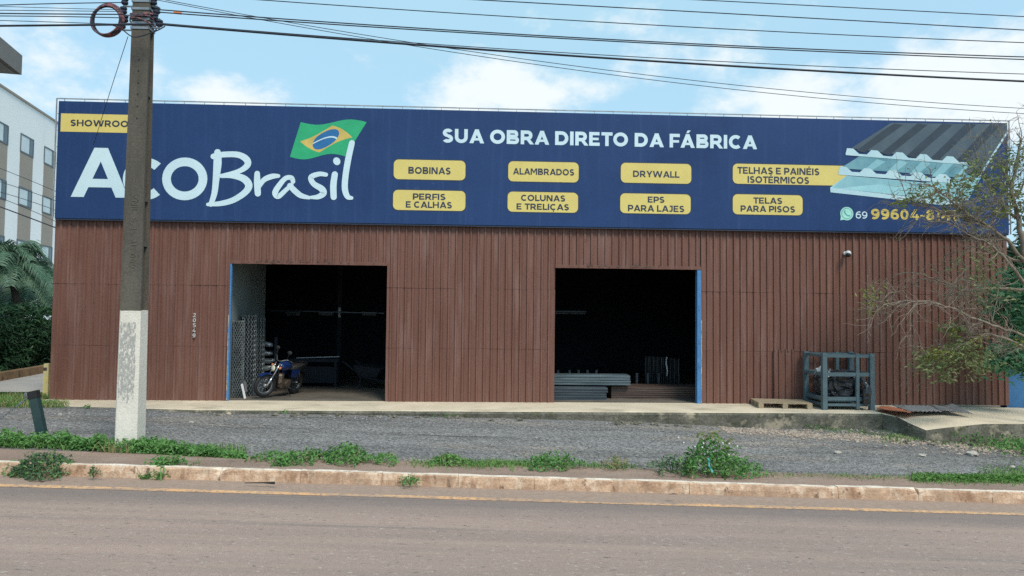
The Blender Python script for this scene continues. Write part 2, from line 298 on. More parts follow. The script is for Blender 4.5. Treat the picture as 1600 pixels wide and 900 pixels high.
def tag(o, label=None, cat=None, group=None, kind=None):
    if label: o['label'] = label
    if cat: o['category'] = cat
    if group: o['group'] = group
    if kind: o['kind'] = kind
    return o
def thing(name, label, cat, loc=(0,0,0), group=None):
    o = bpy.data.objects.new(name, None); o.empty_display_size = .2; COL.objects.link(o); o.location = tuple(map(float, loc)); return tag(o, label, cat, group)
def nz(x, y=0.0, z=0.0): return mnoise.noise(Vector((x, y, z)))
def smooth(pts, n=6):                                 # Catmull-Rom through the points
    P = [np.array(p, float) for p in pts]; out = []
    for i in range(len(P)-1):
        a, b, c, d = P[max(i-1,0)], P[i], P[i+1], P[min(i+2,len(P)-1)]
        for k in range(n):
            t = k/n; out.append(.5*((2*b)+(-a+c)*t+(2*a-5*b+4*c-d)*t*t+(-a+3*b-3*c+d)*t**3))
    out.append(P[-1]); return out

# ------------------------------------------------------------------ ground
def S(x): return -0.22-0.028*min(max(x,-6.0),26.0)     # carriageway height: the street falls to the right
_bx = [-40,-1,0.9,3.3,6.9,9.3,11.8,14.3,16.6,17.8,19.2,24,60]; _bz = [0.02,0.0,-.012,-.045,-.085,-.135,-.20,-.29,-.335,-.40,-.50,-.62,-.65]
def back(x): return float(np.interp(x, _bx, _bz))
def H(x, y):
    if y < -5.6: return S(x)
    f = S(x)+.085
    t = min(max((y+4.6)/3.15, 0), 1); return f+(back(x)-f)*t
def sheet(xs, ys, fz):
    b = MB(); b.grid([[(x, y, fz(x, y)) for x in xs] for y in ys]); return b
ux = lambda a, b, n: list(np.linspace(a, b, n))
M_EARTH = mat('earth', (.17,.12,.085), (.09,.12,.05), scale=.4, rough=.95, fine=.3, fscale=12)
gx = [-600,-300,-120,-60,-30]+ux(-16,40,90)+[60,120,300,600]; gy = [-600,-200,-80,-40,-20]+ux(-14,4,46)+[6,10,20,40,90,200,600]
tag(sheet(gx, gy, lambda x, y: (S(x)-.08 if y < -4.5 else H(x, y)-.06)).build('ground', M_EARTH), kind='structure')

# carriageway asphalt, with the red dust of the verge lying in lengthwise streaks
def road_material():
    m = mat('asphalt', (.385,.280,.236), (.30,.225,.193), scale=.9, stretch=(.12,1.6,1), rough=.85, fine=.28, fscale=110, bump=.35, bscale=130, detail=8,
            spots=[((.40,.30,.24),1.1,.50,.74,(.05,1.6,1)), ((.165,.148,.138),1.5,.56,.74,(.04,2.6,1)), ((.44,.37,.32),22,.58,.68,(.7,1,1)), ((.12,.105,.098),20,.60,.70,(.5,1,1)), ((.05,.045,.04),9,.74,.77,(.5,1.2,1))])
    nt = m.node_tree; N, L = nt.nodes, nt.links; b = N['Principled BSDF']; src = b.inputs['Base Color'].links[0].from_socket
    tc = N.new('ShaderNodeTexCoord'); sp = N.new('ShaderNodeSeparateXYZ'); L.new(tc.outputs['Object'], sp.inputs[0])
    n = N.new('ShaderNodeTexNoise'); n.inputs['Scale'].default_value = 2.2; n.inputs['Detail'].default_value = 6; L.new(tc.outputs['Object'], n.inputs['Vector'])
    a = N.new('ShaderNodeMath'); a.operation = 'MULTIPLY_ADD'; L.new(n.outputs['Fac'], a.inputs[0]); a.inputs[1].default_value = .22; L.new(sp.outputs[1], a.inputs[2])
    r = N.new('ShaderNodeMapRange'); r.inputs[1].default_value = -6.22; r.inputs[2].default_value = -6.05; L.new(a.outputs[0], r.inputs[0])
    fz = N.new('ShaderNodeTexNoise'); fz.inputs['Scale'].default_value = 17; fz.inputs['Detail'].default_value = 7; L.new(tc.outputs['Object'], fz.inputs['Vector'])
    rp = N.new('ShaderNodeMixRGB'); L.new(fz.outputs['Fac'], rp.inputs[0]); rp.inputs[1].default_value = (.24,.165,.125,1); rp.inputs[2].default_value = (.44,.33,.265,1)
    mx = N.new('ShaderNodeMixRGB'); L.new(r.outputs[0], mx.inputs[0]); L.new(src, mx.inputs[1]); L.new(rp.outputs[0], mx.inputs[2])
    # darker fresh strip right beside the edge line
    w2 = N.new('ShaderNodeMapRange'); w2.inputs[1].default_value = -7.0; w2.inputs[2].default_value = -6.5; L.new(a.outputs[0], w2.inputs[0])
    w3 = N.new('ShaderNodeMapRange'); w3.inputs[1].default_value = -6.25; w3.inputs[2].default_value = -6.2; w3.inputs[3].default_value = .55; w3.inputs[4].default_value = 0; L.new(a.outputs[0], w3.inputs[0])
    mm = N.new('ShaderNodeMath'); mm.operation = 'MULTIPLY'; L.new(w2.outputs[0], mm.inputs[0]); L.new(w3.outputs[0], mm.inputs[1])
    m2 = N.new('ShaderNodeMixRGB'); L.new(mm.outputs[0], m2.inputs[0]); L.new(mx.outputs[0], m2.inputs[1]); m2.inputs[2].default_value = (.13,.118,.115,1)
    L.new(m2.outputs[0], b.inputs['Base Color']); return m
M_ROAD = road_material()
rx = [-300,-100,-40]+ux(-12,36,200)+[60,120,300]
tag(sheet(rx, [-16.5,-14,-12,-10,-9,-8,-7,-6.3,-5.9,-5.60], lambda x, y: S(x)).build('road', M_ROAD), kind='structure')
M_LINE = mat('worn_edge_line', (.74,.41,.19), (.66,.41,.22), scale=2, rough=.85, fine=.15, fscale=70, spots=[((.30,.235,.20),1.3,.44,.60,(.5,3,1)), ((.30,.22,.18),16,.48,.62,(1,1,1))])
tag(sheet(rx[:3]+ux(-12,36,200)+rx[-3:], [-6.34,-6.205], lambda x, y: S(x)+.004).build('road_edge_line', M_LINE), kind='structure')

# kerb: worn limewashed stones, top white, face stained by red mud
M_KERB = mat('kerb_stone', (.58,.40,.275), (.45,.29,.19), scale=3, rough=.9, fine=.2, fscale=45, bump=.5, bscale=40,
             spots=[((.70,.56,.43),5,.50,.66,(1.5,1,.8)), ((.30,.175,.11),3.2,.52,.66,(1.3,1,.7)), ((.17,.11,.075),9,.60,.68,(1,1,.6)), ((.42,.29,.20),1.7,.52,.68,(1,1,.3))])
M_KERBTOP = mat('kerb_top_limewash', (.80,.72,.62), (.66,.55,.44), scale=4, rough=.9, fine=.15, fscale=45, bump=.4, bscale=40, spots=[((.40,.29,.21),5,.52,.66,(1,1,1)), ((.16,.11,.075),8,.63,.70,(1,1,1))])
kb = MB(); joints = [-12+1.02*i+.12*nz(i*7.3) for i in range(48)]
for a, c in zip(joints[:-1], joints[1:]):
    n = 9; rows = []
    ch = [random.random() < .2 for _ in range(2)]; dy = .012*nz(a*3.3); dz = .016*nz(a*5.1, 4)
    for i in range(n+1):
        x = a+.002+(c-a-.004)*i/n; e = S(x)-.03; j = lambda k, s=.011: s*2*nz(x*5+k*9, k*3.7)
        chip = (.035 if (i == 0 and ch[0]) or (i == n and ch[1]) else 0)
        rows.append([(x, -5.70+dy+j(1), e), (x, -5.695+dy+j(2), e+.10), (x, -5.685+dy+chip+j(3), e+.158+dz-chip*.6+j(4)), (x, -5.665+dy+chip+j(5,.004), e+.176+dz-chip+j(6,.004)), (x, -5.58+dy+j(7,.004), e+.178+dz+j(8,.004)), (x, -5.555, e+.15)])
    o = len(kb.v)
    for r in rows: kb.v += r
    for i in range(n):
        for k in range(5): kb.f.append((o+i*6+k, o+(i+1)*6+k, o+(i+1)*6+k+1, o+i*6+k+1)); kb.mi.append(1 if k >= 3 else 0)
    kb.f += [tuple(o+k for k in range(6)), tuple(o+n*6+k for k in range(6))[::-1]]; kb.mi += [0,0]
kb.m = 0
for x0, x1 in ((-300,-12), (36,300)): kb.box((x0,-5.7,min(S(x0),S(x1))-.05), (x1,-5.555,S(x0)+.145))
tag(kb.build('kerb', [M_KERB, M_KERBTOP]), kind='structure')
M_WALK = mat('dirty_footway', (.335,.235,.185), (.25,.178,.14), scale=1.6, stretch=(.5,1,1), rough=.95, fine=.3, fscale=50, bump=.4, bscale=60, spots=[((.37,.30,.25),2.2,.55,.75,(.5,1,1)), ((.15,.115,.09),3,.60,.74,(1,1,1)), ((.15,.11,.085),24,.60,.70,(1,1,1)), ((.40,.33,.28),28,.62,.70,(1,1,1))])
tag(sheet([-300,-60]+ux(-12,36,240)+[60,300], ux(-5.56,-4.42,8), lambda x, y: S(x)+.118+.010*nz(x*1.5,y*2)+.005*nz(x*7,y*7)-max(0,(y+4.7))*.16).build('footway', M_WALK), kind='structure')

# gravel forecourt
def gravel_material():
    m = mat('crushed_gravel', (.225,.222,.220), (.150,.148,.147), scale=1.3, stretch=(.22,1.4,1), rough=.95, fine=.25, fscale=40,
            spots=[((.31,.27,.225),.9,.54,.72,(.25,1.3,1)), ((.10,.098,.096),2.0,.57,.70,(.12,1.8,1)), ((.07,.068,.066),5,.66,.72,(.12,2.2,1)), ((.42,.40,.37),30,.63,.70,(1,1,1)), ((.10,.10,.10),26,.62,.70,(.6,1,1))])
    nt = m.node_tree; N, L = nt.nodes, nt.links; b = N['Principled BSDF']; src = b.inputs['Base Color'].links[0].from_socket
    tc = N.new('ShaderNodeTexCoord'); v = N.new('ShaderNodeTexVoronoi'); v.inputs['Scale'].default_value = 38; L.new(tc.outputs['Object'], v.inputs['Vector'])
    sx = N.new('ShaderNodeSeparateXYZ'); L.new(v.outputs['Color'], sx.inputs[0])
    r = N.new('ShaderNodeMapRange'); r.inputs[3].default_value = .5; r.inputs[4].default_value = 1.6; L.new(sx.outputs[0], r.inputs[0])
    mu = N.new('ShaderNodeMixRGB'); mu.blend_type = 'MULTIPLY'; mu.inputs[0].default_value = 1; L.new(src, mu.inputs[1]); L.new(r.outputs[0], mu.inputs[2]); L.new(mu.outputs[0], b.inputs['Base Color'])
    bp = N.new('ShaderNodeBump'); bp.inputs['Strength'].default_value = .9; bp.inputs['Distance'].default_value = .02; bp.invert = True; L.new(v.outputs['Distance'], bp.inputs['Height']); L.new(bp.outputs[0], b.inputs['Normal'])
    return m
M_GRAVEL = gravel_material()
def Hg(x, y): return H(x, y)+.025*nz(x*.5,y*1.1)+.010*nz(x*2,y*3)-.005
tag(sheet(ux(-16,34,300), ux(-4.66,-1.0,40), Hg).build('gravel_forecourt', M_GRAVEL), kind='structure')
# loose chippings lying on it: beyond counting
ch = MB(); ch2 = MB()
def pebble(b, x, y, z, r):
    d = rng.normal(size=(6,3)); base = np.array([[1,0,0],[0,1,0],[-1,0,0],[0,-1,0],[0,0,1],[0,0,-.6]], float)*(.7+.5*rng.random((6,1)))
    a = rng.random()*6.3; c, s_ = math.cos(a), math.sin(a); V = base@np.array([[c,s_,0],[-s_,c,0],[0,0,.7]]).T*r+np.array([x,y,z+r*.15])
    b.add(V, [(0,1,4),(1,2,4),(2,3,4),(3,0,4),(1,0,5),(2,1,5),(3,2,5),(0,3,5)])
for i in range(5000):
    x = rng.uniform(-3,24); y = rng.uniform(-4.3,-1.5) if i % 3 else -1.5-rng.exponential(.5)
    if y < -4.3: continue
    pebble(ch, x, y, Hg(x,y), .010+.026*rng.random()**3)
for i in range(2600):
    t = rng.random(); x = 13.2+8*t; yc = -1.75-1.5*t**1.3; y = yc+rng.normal()*(.16+.28*t)
    if -4.3 < y < -1.5: pebble(ch2, x, y, Hg(x,y), .018+.028*rng.random()**2)
M_CHIP = mat('grey_chippings', (.32,.31,.295), (.15,.145,.14), scale=6, rough=.9, fine=.2, contrast=(.3,.7)); M_CHIP2 = mat('tan_chippings', (.44,.37,.30), (.26,.20,.165), scale=6, rough=.9, fine=.2, contrast=(.3,.7))
tag(ch.build('gravel_chippings', M_CHIP), 'loose grey chippings scattered over the gravel forecourt', 'gravel', kind='stuff')
tag(ch2.build('stone_rubble', M_CHIP2), 'tan crushed rubble spread below the broken right end of the concrete apron', 'rubble', kind='stuff')

# concrete apron along the front: a slab with a ragged front edge, and a broken lower lip at the right
ap = MB()
front = [(-.30,-.35),(.1,-.78),(.8,-1.0),(1.6,-1.14),(2.5,-1.28),(3.4,-1.46)]+[(x,-1.46) for x in np.arange(4.0,16.3,.3)]+[(16.42,-1.46)]
top = []; 
for x, y in front:
    j = .022*nz(x*2.3,5)+.012*nz(x*9,1); top.append((x, y+j))
rows = [[], [], [], [], []]
for x, y in top:
    g = H(x, -1.5)-.12
    rows[0].append((x, 0.06, 0.0)); rows[1].append((x, y+.05, -.002+.004*nz(x*3))); rows[2].append((x, y+.012, -.012)); rows[3].append((x, y+.01*nz(x*8), -.055)); rows[4].append((x, y+.05+.03*nz(x*4,9), g))
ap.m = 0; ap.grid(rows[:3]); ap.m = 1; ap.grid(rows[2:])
# broken lip
lip = [(16.42,-1.44,-.02),(16.60,-1.66,-.05),(16.62,-1.95,-.11),(16.80,-2.22,-.21),(17.12,-2.30,-.15),(17.9,-2.22,-.09),(18.8,-2.14,-.10),(20.2,-1.9,-.10),(22.5,-1.75,-.12)]
bk = [(16.42,.06,-.004),(16.6,.06,-.004),(16.9,.06,-.004),(17.2,.06,-.006),(17.6,.06,-.01),(18.2,.06,-.02),(19,.06,-.04),(20.2,.06,-.06),(22.5,.06,-.08)]
md = [(b[0]*.5+l[0]*.5, (b[1]+l[1])/2+.02*nz(b[0]), (b[2]+l[2])/2-.01) for b, l in zip(bk, lip)]
lo = [(x, y+.04, H(x,y)-.15) for x, y, z in lip]; mi_ = [(x+.02*nz(x*7), y+.015*nz(x*9), z-.06) for x, y, z in lip]
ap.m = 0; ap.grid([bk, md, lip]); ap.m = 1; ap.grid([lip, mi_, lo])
ap.m = 1; ap.poly([(16.42,-1.44,0),(16.42,-1.43,-.5),(16.42,.06,-.5),(16.42,.06,-.004)])
tag(ap.build('concrete_apron', [M_CONC, M_CONCSIDE]), kind='structure')
rb = MB()
for i in range(70):
    x = rng.choice([rng.uniform(3.5,9.8), rng.uniform(11.2,12.6), rng.uniform(15.5,18.5)]); y = -1.56-abs(rng.normal())*.07 if x < 16 else -2.2-abs(rng.normal())*.12
    rb.blob((x,y,Hg(x,y)+.01), (.03+.05*rng.random(),.03+.03*rng.random(),.02+.025*rng.random()), 7, 5, .3, i)
tag(rb.build('concrete_crumbs', M_CONCSIDE), 'small crumbled concrete pieces along the foot of the apron', 'rubble', kind='stuff')
# driveway beside the warehouse
M_DRIVE = mat('pale_driveway', (.44,.42,.40), (.36,.34,.32), scale=1.2, rough=.9, fine=.12)
tag(sheet([-60,-30]+ux(-16,-.45,20), ux(1.3,60,20), lambda x, y: H(x,y)+.012).build('driveway', M_DRIVE), kind='structure')

# ------------------------------------------------------------------ warehouse
W_, ZB, ZT = 20.0, 3.66, 6.096
D1 = (3.55, 6.734, 2.82); D2 = (10.228, 13.313, 2.825)
wh = thing('warehouse', 'long brown corrugated metal warehouse with two open doorways under the big navy sign', 'warehouse', (10,8,0))
def prof(x, ph, pi_=.1667):
    u = ((x+ph)/pi_) % 1.0
    if u < .62: return 0.0
    if u < .70: return -.033*(u-.62)/.08
    if u < .91: return -.033
    return -.033*(1-(u-.91)/.09)
def corrugated(b, x0, x1, z0, z1, yoff, ph, seed, amp=1.0):
    pi_ = .1667 if x1 < 5 else (.1435 if x0 > 12 else .149)
    xs = [x0]; k = math.floor((x0+ph)/pi_)-1
    while True:
        for u in (0, .62, .70, .91):
            x = (k+u)*pi_-ph+.003*nz(k*1.7,seed)
            if x0+.004 < x < x1-.004: xs.append(x)
        k += 1
        if k*pi_-ph > x1: break
    xs.append(x1); zs = ux(z0, z1, max(3, int((z1-z0)/.16)))
    def f(x, z):
        d = .007*nz(x*.9,z*.6,seed)+.004*nz(x*2.6,z*1.9,seed+5)
        dent = 0.010*max(0, nz(x*1.3,z*1.6,seed+11)-.25)*max(0, 1.4-z)
        if z == z0 and z < 2.5: d -= .004*abs(nz(x*1.3,seed))
        return (x, yoff+prof(x, ph, pi_)+amp*(d+dent), z+(.006*nz(x*2.1,seed) if z == z0 and z < 2.5 else 0))
    b.grid([[f(x, z) for x in xs] for z in zs])
fw = MB(); Z1, Z2 = 1.125, 2.37
for t, (z0, z1, yo, ph) in enumerate(((.0, Z1, -.004, .0), (Z1-.02, Z2, -.007, .0), (Z2-.02, ZB+.25, -.010, .003))):
    spans = [(0,D1[0]), (D1[1],D2[0]), (D2[1],W_)]
    if t < 2:
        for i, (a, c) in enumerate(spans):
            if t == 0 and i == 2:                       # one odd patched strip right of the second doorway
                corrugated(fw, a, 14.9, z0, z1, yo, ph, 3); corrugated(fw, 14.86, 15.30, z0, z1+.02, yo-.02, ph+.05, 8); corrugated(fw, 15.26, c, z0, z1, yo, ph, 9)
            else: corrugated(fw, a, c, z0, z1, yo, ph, t*3+i)
    else:
        corrugated(fw, 0, D1[0], z0, z1, yo, ph, 20); corrugated(fw, D2[1], W_, z0, z1, yo, ph, 22)
        corrugated(fw, D1[1], D2[0], z0, D1[2], yo, ph, 21); corrugated(fw, D1[0], D2[1], D1[2], z1, yo, ph, 21)
fw.build('front_wall', M_BROWN, wh, org=(0,0,0)).location = (-10,-8,0)
def whp(b, name, m, **k):
    o = b.build(name, m, wh, **k); o.location = (-10,-8,0); return o
for x, lab in ((0.03,None), (W_-.03,None)):
    b = MB(); zs = [0, ZB+.3]; ys = np.arange(.03, 18.01, .0834)
    b.grid([[(x+(.015 if i % 2 else -.012)*(1 if x < 5 else -1), y, z) for i, y in enumerate(ys)] for z in zs]); whp(b, 'side_wall', M_BROWN)
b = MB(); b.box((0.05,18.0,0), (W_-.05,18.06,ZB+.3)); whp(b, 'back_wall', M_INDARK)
b = MB(); b.m = 0; ys = [-.02, 9, 18.2]; zs = [ZB+.32, ZB+1.5, ZB+.32]
b.grid([[(x, y, z) for x in np.linspace(-.1,W_+.1,100)] for y, z in zip(ys, zs)]); whp(b, 'roof', M_ZINC)
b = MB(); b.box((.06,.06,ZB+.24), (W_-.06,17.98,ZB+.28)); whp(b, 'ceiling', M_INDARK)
b = MB(); b.grid([[(x, y, .004+.006*nz(x,y)*(y > .3)) for x in ux(.06,W_-.06,40)] for y in [.06,.4,.8,1.4,2,3,5,8,12,17.98]]); whp(b, 'floor', M_FLOOR)
b = MB(); b.box((3.30,.07,.0), (3.40,3.0,ZB+.2)); whp(b, 'partition_wall', M_INWALL)
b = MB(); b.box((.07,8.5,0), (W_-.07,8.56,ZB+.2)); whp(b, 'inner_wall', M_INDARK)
for x0, side in ((D1[0]-.005,-1), (D2[1]-.045,1)):      # blue door posts
    b = MB(); w_ = .062 if side < 0 else .085
    if side > 0: b.box((x0-.035,-.045,0), (x0+.045,.10,D2[2]-.012))
    else: b.box((x0-.004,-.045,0), (x0+.026,.02,D1[2]-.012))
    for z in (.75,1.25,1.95): b.box((x0-.003,-.055,z), (x0+.024,-.0452,z+.10))
    p = whp(b, 'door_post', M_BLUEPAINT)
    e = MB(); ex = x0+.046 if side > 0 else x0-.020; n = 26
    e.grid([[(ex+dx*(1+.5*nz(z*9,3)), -.049+.004*nz(z*12), z) for z in ux(.02,D1[2]*.62,n)] for dx in (0,.016)]); e.build('peeling_edge', M_PEELED, p)
for d in (D1, D2):                                     # ragged lintel flashing over each doorway
    b = MB(); n = 60; xs = ux(d[0],d[1],n)
    b.grid([[(x, -.056, d[2]-.018-.006*abs(nz(x*5))) for x in xs], [(x, -.058, d[2]+.012+.008*nz(x*4)) for x in xs]]); b.box((d[0],-.04,d[2]+.0), (d[1],.05,d[2]+.05)); li = whp(b, 'lintel', M_BROWN)
    b = MB()
    for i in range(34):
        x = d[0]+(d[1]-d[0])*min(.97,max(.03,.45+.18*rng.normal())); z = d[2]+.015+abs(rng.normal())*.022; e = .012+.03*rng.random(); b.add([(x-e,-.0615-.0002*i,z),(x+e*.3,-.0615-.0002*i,z-.012),(x+e,-.0615-.0002*i,z+.004),(x+.1*e,-.0615-.0002*i,z+.012+.01*rng.random())], [(0,1,2,3)])
    b.build('rust_chips', M_RUSTPROF, li)

# ------------------------------------------------------------------ lettering
T = .235
def ring(cx, cy, rx, ry, a0, a1, t=T, n=26):
    P = []
    for i in range(n):
        a = math.radians(a0+(a1-a0)*i/n); c = math.radians(a0+(a1-a0)*(i+1)/n)
        P.append([(cx+rx*math.cos(a), cy+ry*math.sin(a)), (cx+rx*math.cos(c), cy+ry*math.sin(c)), (cx+(rx-t)*math.cos(c), cy+(ry-t*.96)*math.sin(c)), (cx+(rx-t)*math.cos(a), cy+(ry-t*.96)*math.sin(a))])
    return P
def rc(x0, y0, x1, y1): return [[(x0,y0),(x1,y0),(x1,y1),(x0,y1)]]
def pr(xa, ya, xb, yb, w_): return [[(xa,ya),(xa+w_,ya),(xb+w_,yb),(xb,yb)]]
def bowl(x0, y0, y1, x1, t=T):
    ry = (y1-y0)/2; rx = min(ry*1.05, x1-x0-.15); cx = x1-rx
    return rc(x0,y0,cx,y0+t*.96)+rc(x0,y1-t*.96,cx,y1)+ring(cx,(y0+y1)/2,rx,ry,-90,90,t)
def glyph(c, t=T):
    acc = []
    if c in 'ÁÉ':
        base = 'A' if c == 'Á' else 'E'; w_, p = glyph(base, t); m = .5*w_; return w_, p+[[(m-.10,1.07),(m+.07,1.07),(m+.24,1.27),(m+.0,1.27)]]
    if c == 'Ç':
        w_, p = glyph('C', t); return w_, p+[[(.48,-.01),(.60,-.01),(.56,-.12),(.46,-.12)]]+ring(.54,-.18,.13,.10,-150,70,.075,8)
    if c == 'A': return 1.10, pr(0,0,.42,1,t*1.12)+pr(1.10-t*1.12,0,.68-t*1.12,1,t*1.12)+rc(.27,.20,.83,.37)
    if c == 'B': return .92, rc(0,0,t,1)+bowl(t*.5,.0,.565,.92,t*.95)+bowl(t*.5,.44,1,.86,t*.95)
    if c == 'C': return .95, ring(.53,.5,.53,.51,48,312,t)
    if c == 'D': return 1.0, rc(0,0,t,1)+bowl(t*.5,0,1,1.0,t)
    if c == 'E': return .80, rc(0,0,t,1)+rc(t,0,.80,t*.9)+rc(t,1-t*.9,.78,1)+rc(t,.41,.72,.59)
    if c == 'F': return .77, rc(0,0,t,1)+rc(t,1-t*.9,.78,1)+rc(t,.36,.72,.54)
    if c == 'H': return .98, rc(0,0,t,1)+rc(.98-t,0,.98,1)+rc(t,.41,.98-t,.59)
    if c == 'I': return t, rc(0,0,t,1)
    if c == 'J': return .60, rc(.60-t,.34,.60,1)+rc(.12,1-t*.9,.60-t,1)+ring(.28,.32,.32,.33,-150,4,t)
    if c == 'L': return .74, rc(0,0,t,1)+rc(t,0,.74,t*.9)
    if c == 'M': return 1.17, rc(0,0,t,1)+rc(1.17-t,0,1.17,1)+pr(.48,.30,t*.35,1,t*.98)+pr(.69-t*.98,.30,1.17-t*1.35,1,t*.98)
    if c == 'N': return 1.0, rc(0,0,t,1)+rc(1-t,0,1,1)+pr(1-t*1.25,0,t*.0,1,t*1.25)
    if c == 'O': return 1.12, ring(.56,.5,.56,.51,0,360,t,36)
    if c == 'P': return .88, rc(0,0,t,1)+bowl(t*.5,.29,1,.88,t)
    if c == 'R': return .92, rc(0,0,t,1)+bowl(t*.5,.30,1,.88,t)+pr(.70,0,.42,.34,t*1.15)
    if c == 'S': return .80, ring(.41,.705,.38,.305,28,272,t)+ring(.40,.295,.40,.305,92,-150,t)
    if c == 'T': return .84, rc(.42-t/2,0,.42+t/2,1-t*.9)+rc(0,1-t*.9,.84,1)
    if c == 'U': return .96, rc(0,.42,t,1)+rc(.96-t,.42,.96,1)+ring(.48,.42,.48,.43,180,360,t)
    if c == 'W': return 1.55, pr(.30,0,0,1,t*1.05)+pr(.30,0,.67,1,t*1.0)+pr(1.03,0,.67,1,t*1.0)+pr(1.03,0,1.34,1,t*1.05)
    if c == 'Y': return .98, rc(.49-t/2,0,.49+t/2,.42)+pr(.49-t*.55,.38,0,1,t*1.1)+pr(.49-t*.55,.38,.98-t*1.1,1,t*1.1)
    if c == '-': return .40, rc(0,.32,.40,.49)
    if c == '0': return .78, ring(.39,.5,.39,.51,0,360,t,34)
    if c == '1': return .42, rc(.42-t,0,.42,1)+rc(0,1-t*.9,.42-t,1)
    if c == '2': return .78, ring(.38,.67,.37,.34,155,-35,t)+pr(.02,t*.8,.46,.56,t*1.15)+rc(0,0,.78,t*.9)
    if c == '4': return .88, rc(.54,0,.54+t,.55)+rc(0,.20,.88,.37)+pr(.0,.30,.42,1,t*1.2)
    if c == '5': return .76, rc(.08,1-t*.9,.70,1)+rc(.08,.50,.08+t*.9,1-t*.9)+ring(.38,.32,.38,.33,118,-150,t)
    if c == '6': return .80, ring(.40,.34,.40,.35,0,360,t,28)+ring(.50,.5,.50,.51,62,190,t)
    if c == '9': return .80, ring(.40,.66,.40,.35,0,360,t,28)+ring(.30,.5,.50,.51,242,370,t)
    if c == '8': return .80, ring(.40,.73,.35,.28,0,360,t*.92,26)+ring(.40,.29,.40,.30,0,360,t,26)
    return .45, []
def text_polys(s, t=T, gap=.13):
    x = 0; out = []
    for c in s:
        if c == ' ': x += .38; continue
        w_, p = glyph(c, t); out.append([[(a+x, b) for a, b in q] for q in p]); x += w_+gap*(.45 if c in 'ATYLPF' else 1)
    return x-gap, out
def text_mesh(s, x0, x1, z0, z1, y, t=T, thick=0.0):
    """lettering between x0..x1 (cap height z0..z1), strokes a hair apart so none share a plane"""
    w_, gl = text_polys(s, t); sx, sz = (x1-x0)/w_, z1-z0; b = MB()
    for g in gl:
        k = 0
        arc0 = None
        for q in g:
            isarc = len(g) > 3 and q is not g[0]
            b.poly([(x0+a*sx, y-.00004*k, z0+c*sz) for a, c in q]); k += 1
    return b

# ------------------------------------------------------------------ the sign
YS = -.135                                               # front of the printed sheet
def SX(px, py): p = aty(px, py, YS); return p[0], p[2]
sg = thing('sign_board', 'huge navy advertising sign with white lettering and yellow badges along the warehouse front', 'sign', (10,YS,4.9))
xl, zt_l = SX(92,157); xr, _ = SX(1574,193); zt_ = (zt_l+SX(1574,193)[1])/2; zb_ = (SX(88,343)[1]+SX(1515,362)[1])/2
def sgp(b, name, m, parent=None, **k):
    o = b.build(name, m, parent or sg, **k)
    if parent is None: o.location = (-10,-YS,-4.9)
    return o
b = MB(); n = 90                                        # printed sheet, slightly slack between its ties
P = [[(x, YS+.0008*nz(x*.7,z*.9), z) for x in ux(xl,xr,n)] for i, z in enumerate(ux(zb_,zt_,7))]
b.grid(P)
b.grid([[(x, YS+.10, zb_-.004) for x in ux(xl,xr,n)], [(x, YS+.0, zb_+.0) for x in ux(xl,xr,n)]]); b.box((xl,YS+.101,zb_-.0), (xr,YS+.115,zt_-.03))
sgp(b, 'printed_sheet', M_BLUESIGN)
b = MB(); f = .058; r = .011
for (x0,z0,x1,z1) in ((xl-f,zt_+f,xr+f,zt_+f), (xl-f,zb_-.01,xl-f,zt_+f), (xr+f,zb_-.01,xr+f,zt_+f)):
    b.bar((x0,YS+.03,z0), (x1,YS+.03,z1), .02)
x = xl+.1; i = 0
while x < xr:
    b.bar((x,YS+.03,zt_-.02), (x+.01*nz(i*3.),YS+.03,zt_+f+.012), .010); x += .40+.06*nz(i*2.7); i += 1
z = zb_+.1
while z < zt_:
    b.bar((xl-f-.008,YS+.03,z), (xl+.01,YS+.03,z), .010); b.bar((xr-.01,YS+.03,z), (xr+f+.008,YS+.03,z), .010); z += .34
for x in np.arange(xl+.4, xr, 1.6): b.bar((x,YS+.04,zb_), (x,-.03,zb_+.05), .03)
sgp(b, 'frame', M_FRAME)
b = MB(); b.box((xl,YS+.012,zb_-.032), (xr,YS+.08,zb_-.006)); sgp(b, 'bottom_shade_rail', M_NAVYTEXT)  # near-black rail: the thin shadow line under the sheet, put into its colour
def ban_text(name, s, px0, px1, pyb, pyt, m, parent=None, t=T, dy=.0035):
    pm = (px0+px1)/2; (x0, _), (x1, _) = SX(px0,pyb), SX(px1,pyb); z0, z1 = SX(pm,pyb)[1], SX(pm,pyt)[1]
    return sgp(text_mesh(s, x0, x1, z0, z1, YS-dy, t), name, m, parent)
def rounded(x0, x1, z0, z1, r, y, square_right=False):
    pts = []
    for cx, cz, a in ((x1-r,z1-r,0), (x0+r,z1-r,90), (x0+r,z0+r,180), (x1-r,z0+r,270)):
        if square_right and a in (0,270): pts.append((x1, y, z1 if a == 0 else z0)); continue
        for k in range(7): t = math.radians(a+15*k); pts.append((cx+r*math.cos(t), y, cz+r*math.sin(t)))
    return pts
def badge(px0, px1, pyt, pyb, lines, square=False):
    pm = (px0+px1)/2; x0 = SX(px0,pyb)[0]; x1 = SX(px1,pyb)[0]; z1, z0 = SX(pm,pyt)[1], SX(pm,pyb)[1]
    b = MB(); b.m = 1; b.poly(rounded(x0-.018,x1+.018,z0-.018,z1+.018,.115,YS-.0025,square)); b.m = 0; b.poly(rounded(x0,x1,z0,z1,.10,YS-.0035,square))
    o = sgp(b, 'badge', [M_YELLOW, M_NAVYTEXT])
    for s, a, c, yb, yt in lines:
        q = ban_text('lettering', s, a, c, yb, yt, M_NAVYTEXT, None, dy=.0055); q.parent = o; q.location = (0,0,0)
badge(615,727,250.2,280.8,[('BOBINAS',638,704,272,261.3)])
badge(794,904,253,284.2,[('ALAMBRADOS',801.5,897,273.5,263.5)])
